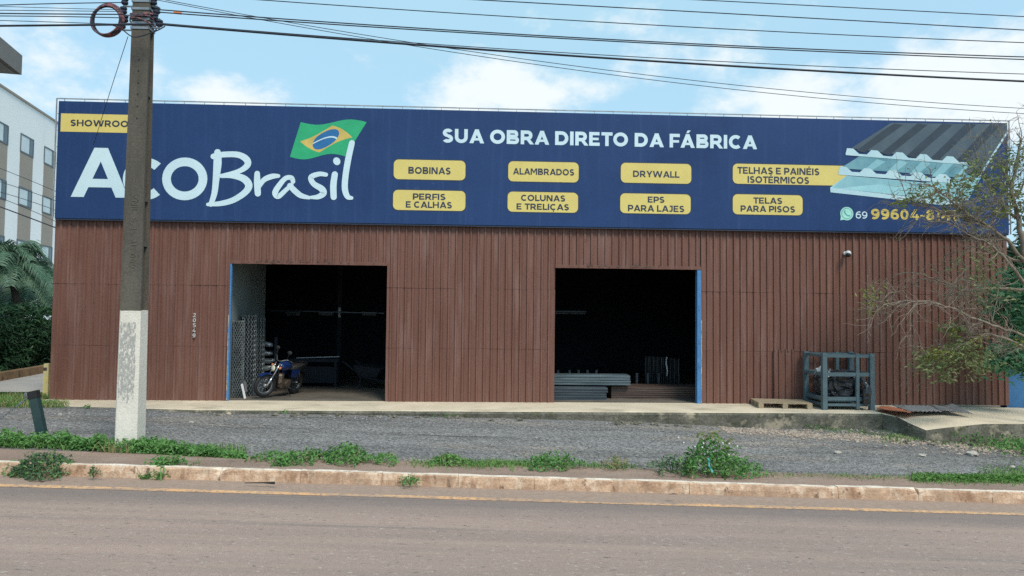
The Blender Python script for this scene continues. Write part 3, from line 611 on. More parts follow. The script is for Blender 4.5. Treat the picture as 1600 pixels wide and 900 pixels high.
badge(970,1080,255.4,286.3,[('DRYWALL',989,1061,277.2,267.2)])
badge(1145,1325,257.5,288.6,[('TELHAS E PAINÉIS',1152,1280,272.6,262),('ISOTÉRMICOS',1168,1264,286.5,276)], True)
badge(614,727,297.6,328.8,[('PERFIS',645,696,312.3,302.6),('E CALHAS',634,706,325,315)])
badge(793,903,300.4,331.6,[('COLUNAS',814,883,314.4,304.8),('E TRELIÇAS',807,889,328,318.4)])
badge(969,1079,303,333.8,[('EPS',1012,1038,316.8,307.2),('PARA LAJES',981,1069,330.8,320.8)])
badge(1145,1254,304.4,335.6,[('TELAS',1177,1222,318.4,308.8),('PARA PISOS',1157,1242,331.4,321.6)])
(x0, z0), (x1, z1) = SX(94.5,205.5), SX(221,180); b = MB(); b.poly([(x0,YS-.0035,z0),(x1,YS-.0035,z0),(x1,YS-.0035,z1),(x0,YS-.0035,z1)])
band = sgp(b, 'yellow_band', M_YELLOW); q = ban_text('lettering', 'SHOWROOM', 110,214.5,198,188, M_NAVYTEXT, dy=.0055); q.parent = band; q.location = (0,0,0)
ban_text('headline', 'SUA OBRA DIRETO DA FÁBRICA', 691,1181.5,228,206.5, M_WHITEPRINT, t=.262)
b = MB()
for s, a, c, yb, yt in (('A',110.5,195,308.2,231), ('Ç',191,254,311.8,247.2), ('O',252.5,323.2,312.3,246.8)):
    (xa, za), (xb, _) = SX(a,yb), SX(c,yb); zz = SX((a+c)/2,yt)[1]; b.v, b.f, b.mi = (lambda o: (b.v+o.v, b.f+[tuple(i+len(b.v) for i in f_) for f_ in o.f], b.mi+o.mi))(text_mesh(s, xa, xb, SX((a+c)/2,yb)[1], zz, YS-.0035, .215 if s == 'O' else .22))
sgp(b, 'capital_lettering', M_WHITEPRINT)
# brush script
def ribbon(b, pts, y, sub=7):
    P = smooth(pts, sub); L_ = []; R_ = []
    for i, p in enumerate(P):
        d = P[min(i+1,len(P)-1)][:2]-P[max(i-1,0)][:2]; d /= np.linalg.norm(d)+1e-9; nn = np.array([-d[1], d[0]])*p[2]/2
        L_.append((p[0]+nn[0], y, p[1]+nn[1])); R_.append((p[0]-nn[0], y, p[1]-nn[1]))
    b.grid([L_, R_])
    for p, s_ in ((P[0], 1), (P[-1], 2)):
        b.poly([(p[0]+p[2]/2*math.cos(a), y-.0001*s_, p[1]+p[2]/2*math.sin(a)) for a in np.linspace(0, 2*math.pi, 15)[:-1]])
def q3(cx, cy, w_): px, py = 300+cx/4, 150+cy/4; x, z = SX(px, py); return (x, z, w_/4*.01316)
b = MB()
strokes = [[(160,352,40),(160,420,50),(150,530,40),(140,610,36),(118,678,30)], [(135,378,36),(200,366,36),(290,368,38),(342,398,42),(345,435,38),(290,472,30),(182,500,24)],
           [(185,500,26),(250,498,34),(320,515,44),(355,555,46),(335,600,40),(260,650,36),(180,672,32),(100,678,22)],
           [(408,485,34),(408,540,40),(412,610,38)], [(415,575,24),(450,525,32),(500,503,34),(540,500,24)],
           [(632,535,28),(622,512,30),(585,515,30),(545,560,34),(520,605,36),(540,628,32),(585,590,28),(622,556,26)], [(612,560,32),(640,590,36),(680,622,34),(732,636,22)],
           [(838,492,26),(795,488,30),(745,508,34),(760,548,34),(810,580,40),(822,608,40),(790,630,32),(745,634,20)],
           [(893,490,38),(884,560,40),(886,632,38)], [(1000,294,36),(978,390,38),(960,500,38),(956,580,38),(972,628,34),(998,638,22)]]
for i, s_ in enumerate(strokes): ribbon(b, [q3(*p) for p in s_], YS-.0048-.0005*i)
cx, cz, _ = q3(905,408,1); b.poly([(cx+.085*math.cos(a)*.85+.02*math.sin(a), YS-.0048, cz+.075*math.sin(a)-.03*math.cos(a)) for a in np.linspace(0,2*math.pi,19)[:-1]])
sgp(b, 'script_lettering', M_WHITEPRINT)
# flag
def fz(u, v):                                          # u along, v up, in the flag's own waving frame
    a = np.array(q3(612,380,1)[:2]); tl = np.array(q3(680,163,1)[:2]); br = np.array(q3(958,378,1)[:2]); d = br-a; h = tl-a
    p = a+d*u*1.0+h*v+np.array([.30*v*u*.4,0]); p[1] += .055*math.sin(u*2*math.pi+math.pi)*1.0
    p[0] += (.10*u*v); return p
def fpoly(pts, y): return [(fz(u,v)[0], y, fz(u,v)[1]) for u, v in pts]
b = MB(); b.grid([[(fz(u,v)[0], YS-.0028, fz(u,v)[1]) for u in ux(0,1,25)] for v in (0,.33,.66,1)]); fl = sgp(b, 'flag', M_FLAGGREEN)
def sub(b, name, m): o = b.build(name, m, fl); return o
edge = lambda a, c, n=8: [(a[0]+(c[0]-a[0])*i/n, a[1]+(c[1]-a[1])*i/n) for i in range(n)]
rh = edge((.08,.48),(.5,.90))+edge((.5,.90),(.93,.52))+edge((.93,.52),(.5,.12))+edge((.5,.12),(.08,.48))
b = MB(); b.poly(fpoly(rh, YS-.0034)); sub(b, 'rhombus', M_FLAGGOLD)
ell = [(.5+.205*math.cos(a), .50+.28*math.sin(a)) for a in np.linspace(0,2*math.pi,33)[:-1]]
b = MB(); b.poly(fpoly(ell, YS-.0040)); sub(b, 'disc', M_FLAGBLUE)
b = MB(); b.grid([[(fz(.5+.2*t,.55+dv-.10*t*t)[0], YS-.0046, fz(.5+.2*t,.55+dv-.10*t*t)[1]) for t in ux(-1,1,15)] for dv in (-.02,.02)]); sub(b, 'band', M_WHITEPRINT)
# picture of insulated roof panels
def q6(cx, cy, dy): x, z = SX(1200+cx/4, 170+cy/4); return (x, YS-dy*.6, z)
b = MB()
def pp(mi, pts, dy): b.m = mi; b.poly([q6(x, y, dy) for x, y in pts])
def wave(mi, x0, y0, x1, y1, ribs, h, th, dy):          # trapezoid-ribbed front edge
    b.m = mi; top = []; k = (y1-y0)/(x1-x0); Y = lambda x: y0+k*(x-x0)
    xs = [x0]
    for c in ribs: xs += [max(c-48, x0+.5), max(c-20, x0+1), c+20, c+55]
    xs += [x1]
    hs = [0]+[v for _ in ribs for v in (0,h,h,0)]+[0]
    xs[0] = x0
    b.grid([[q6(x, Y(x)-g, dy) for x, g in zip(xs, hs)], [q6(x, Y(x)+th, dy) for x in xs]])
# lowest flat panel
pp(0, [(388,492),(490,418),(980,462),(1330,430),(1250,570),(1090,590),(870,545)], .007); pp(3, [(400,500),(490,418),(700,440),(960,465),(960,485),(700,470)], .0085)
pp(1, [(388,492),(870,548),(1085,578),(1220,560),(1205,590),(1080,602),(870,575),(390,522)], .010)
# middle panel
pp(2, [(450,372),(572,296),(1262,352),(1320,430),(1180,430),(1000,410)], .012)
for c in (620,760,900,1040,1180): pp(3, [(c-20,382+(c-620)*.1),(c+30,385+(c-620)*.1),(c+115,330+(c-620)*.04),(c+60,315+(c-620)*.05)], .0135)
wave(1, 440,388,1135,440,(468,620,780,938,1090),28,24,.015)
# top panel
pp(4, [(520,248),(772,88),(1492,98),(1490,150),(1310,428),(1225,400),(1262,338),(1000,312)], .017)
for c in (545,700,860,1010,1170): pp(5, [(c+5,262+(c-545)*.10),(c+55,276+(c-545)*.10),(c+300-(c-545)*.02,100),(c+235-(c-545)*.02,92)], .0185)
pp(4, [(500,258),(530,250),(790,90),(765,90)], .0188)
b.m = 1; b.poly([q6(x,y,.0195) for x, y in ((1310,428),(1322,428),(1492,160),(1490,140))])
wave(1, 484,276,1262,338,(512,664,820,970,1135),30,14,.0205)
sgp(b, 'roof_panel_picture', [M_TEAL, M_PALETEAL, M_TEALDARK, M_TEALMID, M_SLATE, M_SLATEDARK])
ban_text('area_code', '69', 1337,1355,341.5,330.5, M_WHITEPRINT, t=.16); ban_text('phone_number', '99604-8141', 1361,1494,343.6,327.4, M_PHONEYEL, t=.235)
(cx, cz) = SX(1323,333.8); b = MB(); R0 = .142
b.m = 0; b.poly([(cx+R0*math.cos(a), YS-.0035, cz+R0*math.sin(a)) for a in np.linspace(0,2*math.pi,33)[:-1]]); b.poly([(cx-.14,YS-.00353,cz-.145),(cx-.02,YS-.00353,cz-.12),(cx-.125,YS-.00353,cz-.02)])
b.m = 1; b.poly([(cx+.118*math.cos(a), YS-.0045, cz+.118*math.sin(a)) for a in np.linspace(0,2*math.pi,33)[:-1]]); b.m = 0; b.poly([(cx+.104*math.cos(a), YS-.0055, cz+.104*math.sin(a)) for a in np.linspace(0,2*math.pi,33)[:-1]])
ic = sgp(b, 'chat_icon', [M_MINT, M_MINTDARK])
b = MB(); ribbon(b, [(cx-.045,cz+.055,.030),(cx-.042,cz+.015,.026),(cx-.01,cz-.025,.026),(cx+.03,cz-.045,.026),(cx+.055,cz-.045,.032)], YS-.0065); o = b.build('handset', M_MINTDARK, ic)

# house number and camera on the wall
hn = thing('house_number', 'white numerals 20549 fixed one below another on the brown wall', 'house number', (2.85,-.05,1.5))
for i, c in enumerate('20549'):
    z1 = 1.775-.103*i; b = text_mesh(c, 2.825, 2.885, z1-.082, z1, -.066, .2)
    vs = list(b.v); nv = len(vs); b2 = MB(); 
    for f_ in b.f:
        P = [np.array(b.v[k]) for k in f_]; Q = [p+np.array([0,.015,0]) for p in P]; n = len(P)
        b2.add(P+Q, [tuple(range(n)), tuple(range(2*n-1,n-1,-1))]+[(k,(k+1)%n,n+(k+1)%n,n+k) for k in range(n)])
    b2.build('numeral', M_NUMERAL, hn, org=(2.85,-.05,1.5)).location = (0,0,0)
sc_ = thing('security_camera', 'small white dome security camera high on the wall below the phone number', 'camera', (16.45,-.03,3.2))
b = MB(); b.lathe((16.42,-.03,3.20), (0,-1,0), [(0,.04),(.03,.04),(.035,.02),(.10,.02)], 14); b.build('bracket', M_WHITEPL, sc_, org=(16.45,-.03,3.2)).location = (0,0,0)
b = MB(); b.blob((16.42,-.17,3.19), (.062,.07,.060), 16, 10, 0); b.build('housing', M_WHITEPL, sc_, True, org=(16.45,-.03,3.2)).location = (0,0,0)
b = MB(); b.blob((16.405,-.20,3.155), (.05,.055,.05), 14, 9, 0); b.build('lens', M_BLACK, sc_, True, org=(16.45,-.03,3.2)).location = (0,0,0)

# ------------------------------------------------------------------ inside the warehouse
def fixture(x, y, z, lab, l=.40):
    o = thing('tube_light', lab, 'light fitting', (x,y,z), 'unlit tube lights inside the warehouse')
    b = MB(); b.box((-l/2,-.05,0), (l/2,.05,.04)); b.build('housing', M_PROFILE2, o)
    b = MB(); b.tube([(-l/2+.02,-.0,-.03),(l/2-.02,0,-.03)], .02, 8); b.build('tube', M_STEEL, o);
for i, (px, lab) in enumerate(((458,'unlit tube light nearest the pale partition inside the left doorway'), (510,'middle unlit tube light hanging inside the left doorway'), (577,'unlit tube light at the far right inside the left doorway'))):
    p = aty(px, 490, 4.5); fixture(p[0], 4.5, p[2], lab)
p = aty(890,488,4.5); fixture(p[0], 4.5, p[2], 'unlit tube light hanging inside the right doorway', .9)
a = aty(418,491,4.6); c = aty(600,491,4.6); b = MB(); b.bar((a[0],4.62,a[2]+.10), (c[0],4.62,a[2]+.06), .03); tag(b.build('light_rail', M_PROFILE2), 'thin grey rail carrying the tube lights behind the left doorway', 'rail')
cl = thing('steel_column', 'dark steel column with a small white switch box behind the left doorway', 'column', (aty(531,500,5)[0],5,0))
b = MB(); b.box((-.06,-.06,0), (.06,.06,3.8)); b.build('shaft', M_INDARK, cl)
b = MB(); b.box((-.03,-.10,1.72), (.03,-.062,1.98)); b.build('switch_box', M_WHITEPL, cl)
# mesh rolls: diamond wire coiled round
def mesh_roll(px, Y, h, r, lab, lean=0.0):
    p = aty(px, 600, Y); o = thing('wire_mesh_roll', lab, 'mesh roll', (p[0],Y,.01), 'wire mesh rolls standing inside the left doorway'); b = MB(); n = 15; m = int(h/.052)
    for d in (1,-1):
        for j in range(n):
            pts = []
            for k in range(m+1):
                rr = r*(1+.05*math.sin(j*2.1)+.03*nz(j, k*.3)); an = 2*math.pi*(j+.5*(k % 2)*d)/n; pts.append((rr*math.cos(an)+lean*k/m, rr*math.sin(an), h*k/m))
            b.tube(pts, .008, 3, False)
    b.build('outer_wire', M_WIRE, o)
    c = MB(); c.tube([(0,0,0),(lean*.5,0,h*.5),(lean,0,h*.985)], [r*.84,r*.86,r*.83], 14); c.build('inner_coil', mat('packed_wire', (.03,.037,.042), (.015,.02,.023), scale=22, rough=.6, metal=.4, contrast=(.45,.55)) if 'packed_wire' not in MATS else MATS['packed_wire'], o)
mesh_roll(371,.62,1.62,.115,'wire mesh roll nearest the blue post in the left doorway'); mesh_roll(387,.95,1.74,.15,'tallest wire mesh roll, middle of the three in the left doorway'); mesh_roll(402,1.35,1.68,.13,'wire mesh roll furthest in, beside the stacked silver bundles')
for i, (py, dx, l) in enumerate(((538,0,.36),(551,-.03,.42),(563,.02,.40),(575,-.02,.40),(588,-.05,.50))):
    p = aty(414,py,1.75); b = MB(); P = [(p[0]-l/2+dx+l*k/6, 1.75, p[2]+.018*math.sin(k*.8+i)) for k in range(7)]; b.tube(P, [.03,.055,.062,.066,.062,.055,.035], 10)
    lab = ['topmost silver wrapped bundle in the stack behind the motorcycle','second silver bundle from the top behind the motorcycle','middle silver bundle of the stack behind the motorcycle','silver bundle second from the bottom behind the motorcycle','lowest and longest silver bundle behind the motorcycle'][i]
    tag(b.build('wrapped_bundle', M_SILVERROLL, smooth=True), lab, 'bundle', 'silver bundles stacked behind the motorcycle')
p = aty(414,600,1.75); b = MB(); b.box((p[0]-.26,1.86,0), (p[0]-.20,1.92,1.25)); b.box((p[0]+.16,1.86,0), (p[0]+.22,1.92,1.25))
for py in (545,557,569,581,594): z = aty(414,py,1.75)[2]-.045; b.box((p[0]-.20,1.70,z-.03), (p[0]+.16,1.92,z-.012))
tag(b.build('bundle_rack', M_INDARK), 'dark rack holding the silver bundles behind the motorcycle', 'rack')
for i, (a, c, Y, lab) in enumerate((((378,600),(383,623),.35,'brightest pale steel bar leaning at the foot of the mesh rolls'), ((382,594),(385,612),.7,'short pale bar leaning just behind the brightest bar'), ((394.5,591),(396.5,606),1.0,'pale bar leaning midway between mesh rolls and motorcycle wheel'), ((406,590),(408.5,604),1.1,'pale bar leaning nearest the motorcycle front wheel'))):
    pa, pc = aty(*a,Y+.12), aty(*c,Y); b = MB(); pc[2] = max(pc[2], .0) if i else .005; b.bar(pa, pc, .045, .012, up=(0,1,0)); tag(b.build('steel_bar', M_STEEL if i else M_WHITEPL), lab, 'bar', 'pale bars leaning inside the left doorway')
p0, p1 = aty(384,620,.9), aty(412,596,.9); b = MB(); b.box((p0[0]+.05,.88,.01), (p1[0],.95,.34)); b.box((p0[0]+.16,.84,.01), (p1[0]-.05,.878,.22)); tag(b.build('dark_plates', M_PROFILE2), 'dark metal plates stood on edge behind the leaning bars', 'plates')
# bench with a bright strip on top, deep in the left bay
bn = thing('workbench', 'dark workbench with a pale metal strip on it behind the motorcycle', 'workbench', (*aty(492,600,3.2)[:2],0))
b = MB(); b.box((-.62,-.3,.62), (.62,.3,.70)); b.build('top', M_INDARK, bn)
for sx in (-1,1):
    for sy in (-1,1): b = MB(); b.box((sx*.55-.03,sy*.25-.03,0), (sx*.55+.03,sy*.25+.03,.62)); b.build('leg', M_INDARK, bn)
b = MB(); b.box((-.6,-.2,.1), (.6,.25,.5)); b.build('cabinet', M_INDARK, bn)
b = MB(); b.bar((bn.location.x-.40,2.95,.715), (bn.location.x+.62,3.05,.75), .12, .02); tag(b.build('metal_strip', M_STEEL), 'pale metal strip lying across the dark workbench', 'strip')
wb = thing('wheelbarrow', 'dark wheelbarrow with a brown tyre in the right of the left doorway', 'wheelbarrow', (*aty(585,612,2.6)[:2],0))
b = MB(); b.hexa([(-.30,-.22,.30),(.18,-.22,.30),(.18,.22,.30),(-.30,.22,.30)], [(-.42,-.32,.58),(.38,-.32,.52),(.38,.32,.52),(-.42,.32,.58)]); b.build('tray', M_INDARK, wb)
for s_ in (-1,1): b = MB(); b.tube([(-.75,s_*.26,.66),(-.2,s_*.22,.30),(.46,s_*.07,.18)], .02, 6); b.build('handle', M_INDARK, wb); b = MB(); b.tube([(-.25,s_*.22,.30),(-.30,s_*.24,0.0)], .018, 6); b.build('leg', M_INDARK, wb)
b = MB(); b.torus((.46,0,.18), (0,1,0), .14, .04, 20, 8); b.lathe((.46,-.03,.18), (0,1,0), [(0,.11),(.06,.11)], 14); b.build('wheel', mat('muddy_tyre', (.16,.09,.06), rough=.8), wb, True); wb.rotation_euler = (0,0,math.radians(-25))

# motorcycle (built facing +x, then turned, leant on its stand)
def motorcycle():
    p = aty(409,623.5,.42); k = .84
    o = thing('motorcycle', 'blue motorcycle parked on its stand in the left doorway', 'motorcycle', (p[0]+.50,.45+1.02,.012))
    fw_ = .63; rw = -.62; R = .295
    st = math.radians(-24)                              # bars turned
    hinge = np.array([.36,0,.82])
    def steer(q): q = np.array(q, float)-hinge; c, s_ = math.cos(st), math.sin(st); return np.array([q[0]*c-q[1]*s_, q[0]*s_+q[1]*c, q[2]])+hinge
    def P(b, name, m, parent=None, smooth_=True): return b.build(name, m, parent or o, smooth_)
    ax_f = steer((fw_,1,0))-steer((fw_,0,0)); cf = steer((fw_,0,R))
    for nm, c, ax in (('front_wheel', cf, ax_f), ('rear_wheel', np.array([rw,0,R]), np.array([0,1.0,0]))):
        b = MB(); b.torus(c, ax, R-.045, .047 if nm[0] == 'f' else .055, 32, 10); wv = P(b, nm, M_BLACK)
        b = MB(); b.torus(c, ax, R-.095, .018, 30, 6); b.lathe(c-ax*.07, ax, [(0,.05),(.14,.05)], 12)
        u = np.cross(ax, [0,0,1.0]); u /= np.linalg.norm(u); v = np.cross(ax, u)
        for j in range(18): a = 2*math.pi*j/18; e = u*math.cos(a)+v*math.sin(a); b.tube([c+ax*(.05 if j % 2 else -.05)+e*.04, c+e*(R-.09)], .004, 4)
        P(b, 'rim', M_STEEL, wv)
    for s_ in (-1,1):
        b = MB(); b.tube([steer((fw_,s_*.085,R)), steer((.52,s_*.085,.55))], [.027,.027], 10); b.tube([steer((.52,s_*.085,.55)), steer((.40,s_*.085,.90))], .017, 8); P(b, 'fork', M_CHROME)
    b = MB(); b.grid([[steer((fw_+.34*math.cos(a), y, R+.335*math.sin(a)-.0-.10*abs(y)*3)) for y in (-.075,-.06,0,.06,.075)] for a in np.linspace(.85,2.55,12)]); P(b, 'front_mudguard', M_BIKEBLUE)
    b = MB(); b.lathe(steer((.40,0,.75)), steer((1,0,0))-steer((0,0,0)), [(0,.03),(.03,.07),(.09,.09),(.11,.09)], 16); hl = P(b, 'headlight', M_BLACK)
    b = MB(); b.lathe(steer((.505,0,.75)), steer((1,0,0))-steer((0,0,0)), [(0,.086),(.018,.075),(.03,.04),(.033,.0)], 16); P(b, 'lamp_glass', M_LAMP, hl)
    for s_ in (-1,1):
        b = MB(); b.tube([steer((.42,0,.80)), steer((.42,s_*.14,.80))], .010, 6); b.blob(steer((.43,s_*.17,.80)), (.04,.035,.035), 10, 7, 0); P(b, 'indicator', M_AMBER)
    b = MB(); b.tube(smooth([steer((.28,-.36,1.02)), steer((.33,-.22,1.03)), steer((.40,-.07,.96)), steer((.40,.07,.96)), steer((.33,.22,1.03)), steer((.28,.36,1.02))]), .013, 7); hb = P(b, 'handlebar', M_CHROME)
    for s_ in (-1,1): b = MB(); b.tube([steer((.31,s_*.28,1.025)), steer((.265,s_*.40,1.015))], .019, 8); P(b, 'grip', M_BLACK, hb)
    for s_ in (-1,1):
        b = MB(); b.tube([steer((.33,s_*.22,1.04)), steer((.33,s_*.26,1.20))], .006, 5); b.blob(steer((.33,s_*.275,1.23)), (.02,.065,.05), 12, 8, 0); P(b, 'mirror', M_BLACK)
    b = MB(); b.blob((.10,0,.80), (.27,.135,.125), 16, 10, .03); P(b, 'fuel_tank', M_BIKEBLUE)
    b = MB(); b.grid([[(x, y*(1-.25*max(0,x)), .80+.035*math.cos(y*12)+(.02*math.sin(x*4))) for y in (-.13,-.1,-.05,0,.05,.1,.13)] for x in ux(-.75,-.08,10)]); b.box((-.75,-.125,.70), (-.10,.125,.80)); P(b, 'seat', M_SEATM)
    for s_ in (-1,1): b = MB(); b.hexa([(-.42,s_*.11,.50),(-.12,s_*.13,.52),(-.12,s_*.155,.52),(-.42,s_*.135,.50)], [(-.48,s_*.10,.70),(-.10,s_*.12,.72),(-.10,s_*.15,.72),(-.48,s_*.13,.70)]); P(b, 'side_panel', M_BIKEBLUE, None, False)
    b = MB(); b.lathe((.14,0,.36), (.25,0,1), [(0,.085)]+[(.03*j+(.012 if q_ else 0), .10 if q_ else .075) for j in range(1,8) for q_ in (0,1)]+[(.27,.06)], 14); b.box((-.16,-.13,.26), (.20,.13,.44)); b.lathe((.0,-.17,.35), (0,1,0), [(0,.10),(.34,.10)], 16); P(b, 'engine', M_ENGINE, None, False)
    b = MB(); b.tube([(.38,0,.88),(.30,0,.62),(.26,0,.28),(-.2,0,.26),(-.32,0,.34)], .02, 7); b.tube([(.36,0,.84),(-.05,0,.74),(-.7,0,.68)], .022, 7)
    for s_ in (-1,1): b.tube([(-.25,s_*.09,.36),(rw,s_*.09,R)], .02, 6); b.tube([(rw,s_*.11,R+.03),(-.46,s_*.11,.68)], .025, 7)
    P(b, 'frame', M_BLACK)
    b = MB(); b.tube(smooth([(.22,-.06,.50),(.36,-.09,.42),(.30,-.13,.24),(-.1,-.15,.22),(-.35,-.16,.27)]), .02, 8); b.tube([(-.30,-.16,.26),(-.85,-.18,.36)], [.04,.048], 10); P(b, 'exhaust', M_STEEL)
    b = MB(); b.grid([[(rw+.34*math.cos(a), y, R+.34*math.sin(a)) for y in (-.085,0,.085)] for a in np.linspace(.7,3.0,12)]); P(b, 'rear_mudguard', M_BLACK)
    b = MB(); b.tube([(.02,.14,.26),(-.06,.33,.0)], .012, 6); P(b, 'side_stand', M_BLACK)
    for s_ in (-1,1): b = MB(); b.tube([(.0,s_*.12,.27),(.0,s_*.27,.27)], .014, 6); P(b, 'footrest', M_BLACK)
    b = MB(); b.tube(smooth([(-.5,-.12,.80),(-.80,-.11,.84),(-.86,0,.84),(-.80,.11,.84),(-.5,.12,.80)]), .012, 6); P(b, 'grab_rail', M_BLACK)
    b = MB(); b.blob((-.86,0,.70), (.03,.07,.045), 10, 7, 0); P(b, 'tail_light', mat('red_lens', (.4,.03,.03), rough=.3))
    fc = steer((fw_,0,0))*k; h = math.atan2(-1.05,-.34); o.location = (p[0]-(fc[0]*math.cos(h)-fc[1]*math.sin(h)), p[1]-(fc[0]*math.sin(h)+fc[1]*math.cos(h)), .012)
    o.scale = (k,k,k); o.rotation_mode = 'XYZ'; o.rotation_euler = (math.radians(-14), 0, h)
    return o
motorcycle()

# steel stock in the right doorway
def stack(name, px0, px1, pyb, pyt, Y0, Y1, m, lab, layers, cat):
    x0, x1 = aty(px0,pyb,Y0)[0], aty(px1,pyb,Y0)[0]; z0, z1 = aty(px0,pyb,Y0)[2], aty(px0,pyt,Y0)[2]; z0 = max(z0, .0); b = MB(); h = (z1-z0)/layers
    for i in range(layers):
        j = .03*nz(i*3.7,px0); e = .05*nz(i*5.1,px1); b.box((x0+.02*nz(i),Y0+.012*nz(i*7.7),z0+i*h), (x1+e,Y1,z0+i*h+h*.72)); b.box((x0+.02,Y0+.02,z0+i*h+h*.70), (x1-.02+e,Y1-.02,z0+(i+1)*h+.001))
    return tag(b.build(name, m), lab, cat, 'stacked steel stock in the right doorway')
stack('profile_stack', 850,948,625,604.5,.45,1.1,M_PROFILE2,'dark grey steel bundle on the floor at left of the right doorway',5,'steel bundle')
stack('profile_stack', 955,1098,624,604,.75,1.5,M_RUSTPROF,'long rusty brown steel bundle along the floor of the right doorway',6,'steel bundle')
stack('profile_stack', 850,985,601,585,.62,1.0,M_PROFILE,'pale blue grey steel profiles lying on top of the dark bundle',4,'steel bundle')
for i, px in enumerate((872,890,904,918,932)):
    p = aty(px,578,2.2); b = MB(); b.box((p[0]-.025,2.18,0), (p[0]+.025,2.24,p[2])); tag(b.build('rack_upright', M_PROFILE2), 'slim dark rack upright standing behind the pale steel profiles', 'upright', 'rack uprights behind the pale profiles')
for i, px in enumerate((995,1012,1029)):
    p = aty(px,583,1.9); b = MB(); b.box((p[0]-.025,1.88,0), (p[0]+.025,1.93,p[2])); b.box((p[0]-.06,1.87,0), (p[0]+.06,1.94,.02)); tag(b.build('stock_post', M_PROFILE2), ['leftmost of the three posts behind the rusty steel bundle','middle of the three posts behind the rusty steel bundle','rightmost of the three posts, nearest the plastic film'][i], 'post', 'posts behind the rusty steel bundle')
a, c = aty(1008,556,2.1), aty(1064,602,2.1); b = MB(); n = 40
b.grid([[(a[0]+(c[0]-a[0])*i/n, 2.1+.06*math.sin(i*1.3)+.04*nz(i*.6,z*2)+.35*(z < 0), (a[2]-.06*(i/n)+.02*nz(i*.4)-0)*z) for i in range(n+1)] for z in ux(0,1,9)]); b.grid([[(a[0]+(c[0]-a[0])*i/n, 2.1+d, a[2]-.06*(i/n)+.02*nz(i*.4)) for i in range(0,n+1,4)] for d in (.0,.8)])
tag(b.build('plastic_film', M_FILM, smooth=True), 'dusty grey plastic film draped over goods deep in the right doorway', 'plastic sheet')
p = aty(1042,590,1.98); b = MB(); b.tube(smooth([(p[0],1.98,.42),(p[0]+.01,1.97,.55),(p[0]-.02,1.98,.72),(p[0],1.98,.86)]), [.012,.02,.008,.02]+[.016]*15, 5); tag(b.build('white_strap', M_WHITEPL), 'thin white strap hanging down in front of the grey plastic film', 'strap')

# ------------------------------------------------------------------ utility pole
YP = -4.25; PX = 3.555; PZ = -.2
up_ = thing('utility_pole', 'tall double-T concrete utility pole with a limewashed base beside the kerb', 'utility pole', (PX,YP,PZ))
hw = lambda z: .156-.0046*z                            # half width, depth follow the taper
hd = lambda z: .152-.0105*z
def sect(z, x0, x1, y0, y1): return [(x0,y0,z),(x1,y0,z),(x1,y1,z),(x0,y1,z)]
def seg(b, z0, z1, fx0, fx1, fy0, fy1):
    b.hexa(sect(z0, fx0(z0), fx1(z0), fy0(z0), fy1(z0)), sect(z1, fx0(z1), fx1(z1), fy0(z1), fy1(z1)))
ZL = 2.0; ZR = 1.86; ZTOP = 9.0
b = MB()
b.m = 0
seg(b, ZL, ZTOP, lambda z: -hw(z), hw, lambda z: -hd(z), lambda z: -hd(z)+.05)          # front flange
seg(b, ZL, ZTOP, lambda z: -hw(z), hw, lambda z: hd(z)-.03, hd)                          # back flange
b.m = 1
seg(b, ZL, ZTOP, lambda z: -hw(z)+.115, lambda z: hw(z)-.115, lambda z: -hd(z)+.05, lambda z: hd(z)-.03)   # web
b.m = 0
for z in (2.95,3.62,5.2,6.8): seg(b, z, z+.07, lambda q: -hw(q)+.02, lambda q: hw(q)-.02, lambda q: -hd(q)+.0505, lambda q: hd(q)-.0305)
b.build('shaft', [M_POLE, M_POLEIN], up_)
b = MB(); n = 20
rows = []
for i in range(n+1):
    z = -.12+(ZL-.002+.12)*i/n; e = .008*nz(i*1.3); w_, d = hw(z)+.004, hd(z)+.004; c = .018
    if i == n: e = 0
    rows.append([(-w_+c,-d,z),(-w_+c+.01,-d-.002,z),(0,-d-.002+.003*nz(z*6),z),(w_-c,-d,z),(w_+.002*nz(z*5),-d+c,z),(w_,0,z),(w_-.0,d-c,z),(w_-c,d,z),(-w_+c,d,z),(-w_,d-c,z),(-w_,-d+c,z),(-w_+c,-d,z)])
rows = [[(x, y, z+(.018*nz(x*22,y*22) if i == n else 0)) for x, y, z in r] for i, r in enumerate(rows)]
b.grid(rows); b.poly([p for p in rows[-1][:-1]])
b.build('limewashed_base', M_LIME, up_)
for z in (5.72,5.55,5.37,5.2,5.02,4.84): b = MB(); b.lathe((.015-.003*z,-hd(z)-.001,z), (0,-1,0), [(0,.012),(.004,.012),(.0045,.006)], 10); b.build('bolt_hole', M_BLACK, up_)
# cast marking, raised strokes climbing the front face
b = MB(); zz = 2.62
for c in '400 11 SI S 1INA':
    if c == ' ': zz += .08; continue
    w_, p = glyph(c, .17); 
    for q in p:
        P = [np.array([-.0+.055-(v)*.085, -hd(zz)-.006, zz+u*.072]) for u, v in q]; Q = [v+np.array([0,.012,0]) for v in P]; m = len(P)
        b.add(P+Q, [tuple(range(m)), tuple(range(2*m-1,m-1,-1))]+[(k,(k+1)%m,m+(k+1)%m,m+k) for k in range(m)])
    zz += w_*.072+.02
b.build('cast_marking', mat('marking_concrete', (.135,.125,.106), (.095,.088,.076), scale=9, rough=.9), up_)
def pl(px, py, Y=YP): p = aty(px,py,Y); return np.array([p[0]-PX, Y-YP, p[2]-PZ])
for i, (py) in enumerate((5,17,27,33,39,47)):
    z = pl(220,py)[2]; b = MB(); w_, d = hw(z)+.006, hd(z)+.006
    for y in (-d,d): b.box((-w_,y-.006,z-.018), (w_,y+.006,z+.018))
    for x in (-w_,w_): b.box((x-.006,-d-.006,z-.018), (x+.006,d+.006,z+.018))
    b.build('steel_band', M_STEEL, up_)
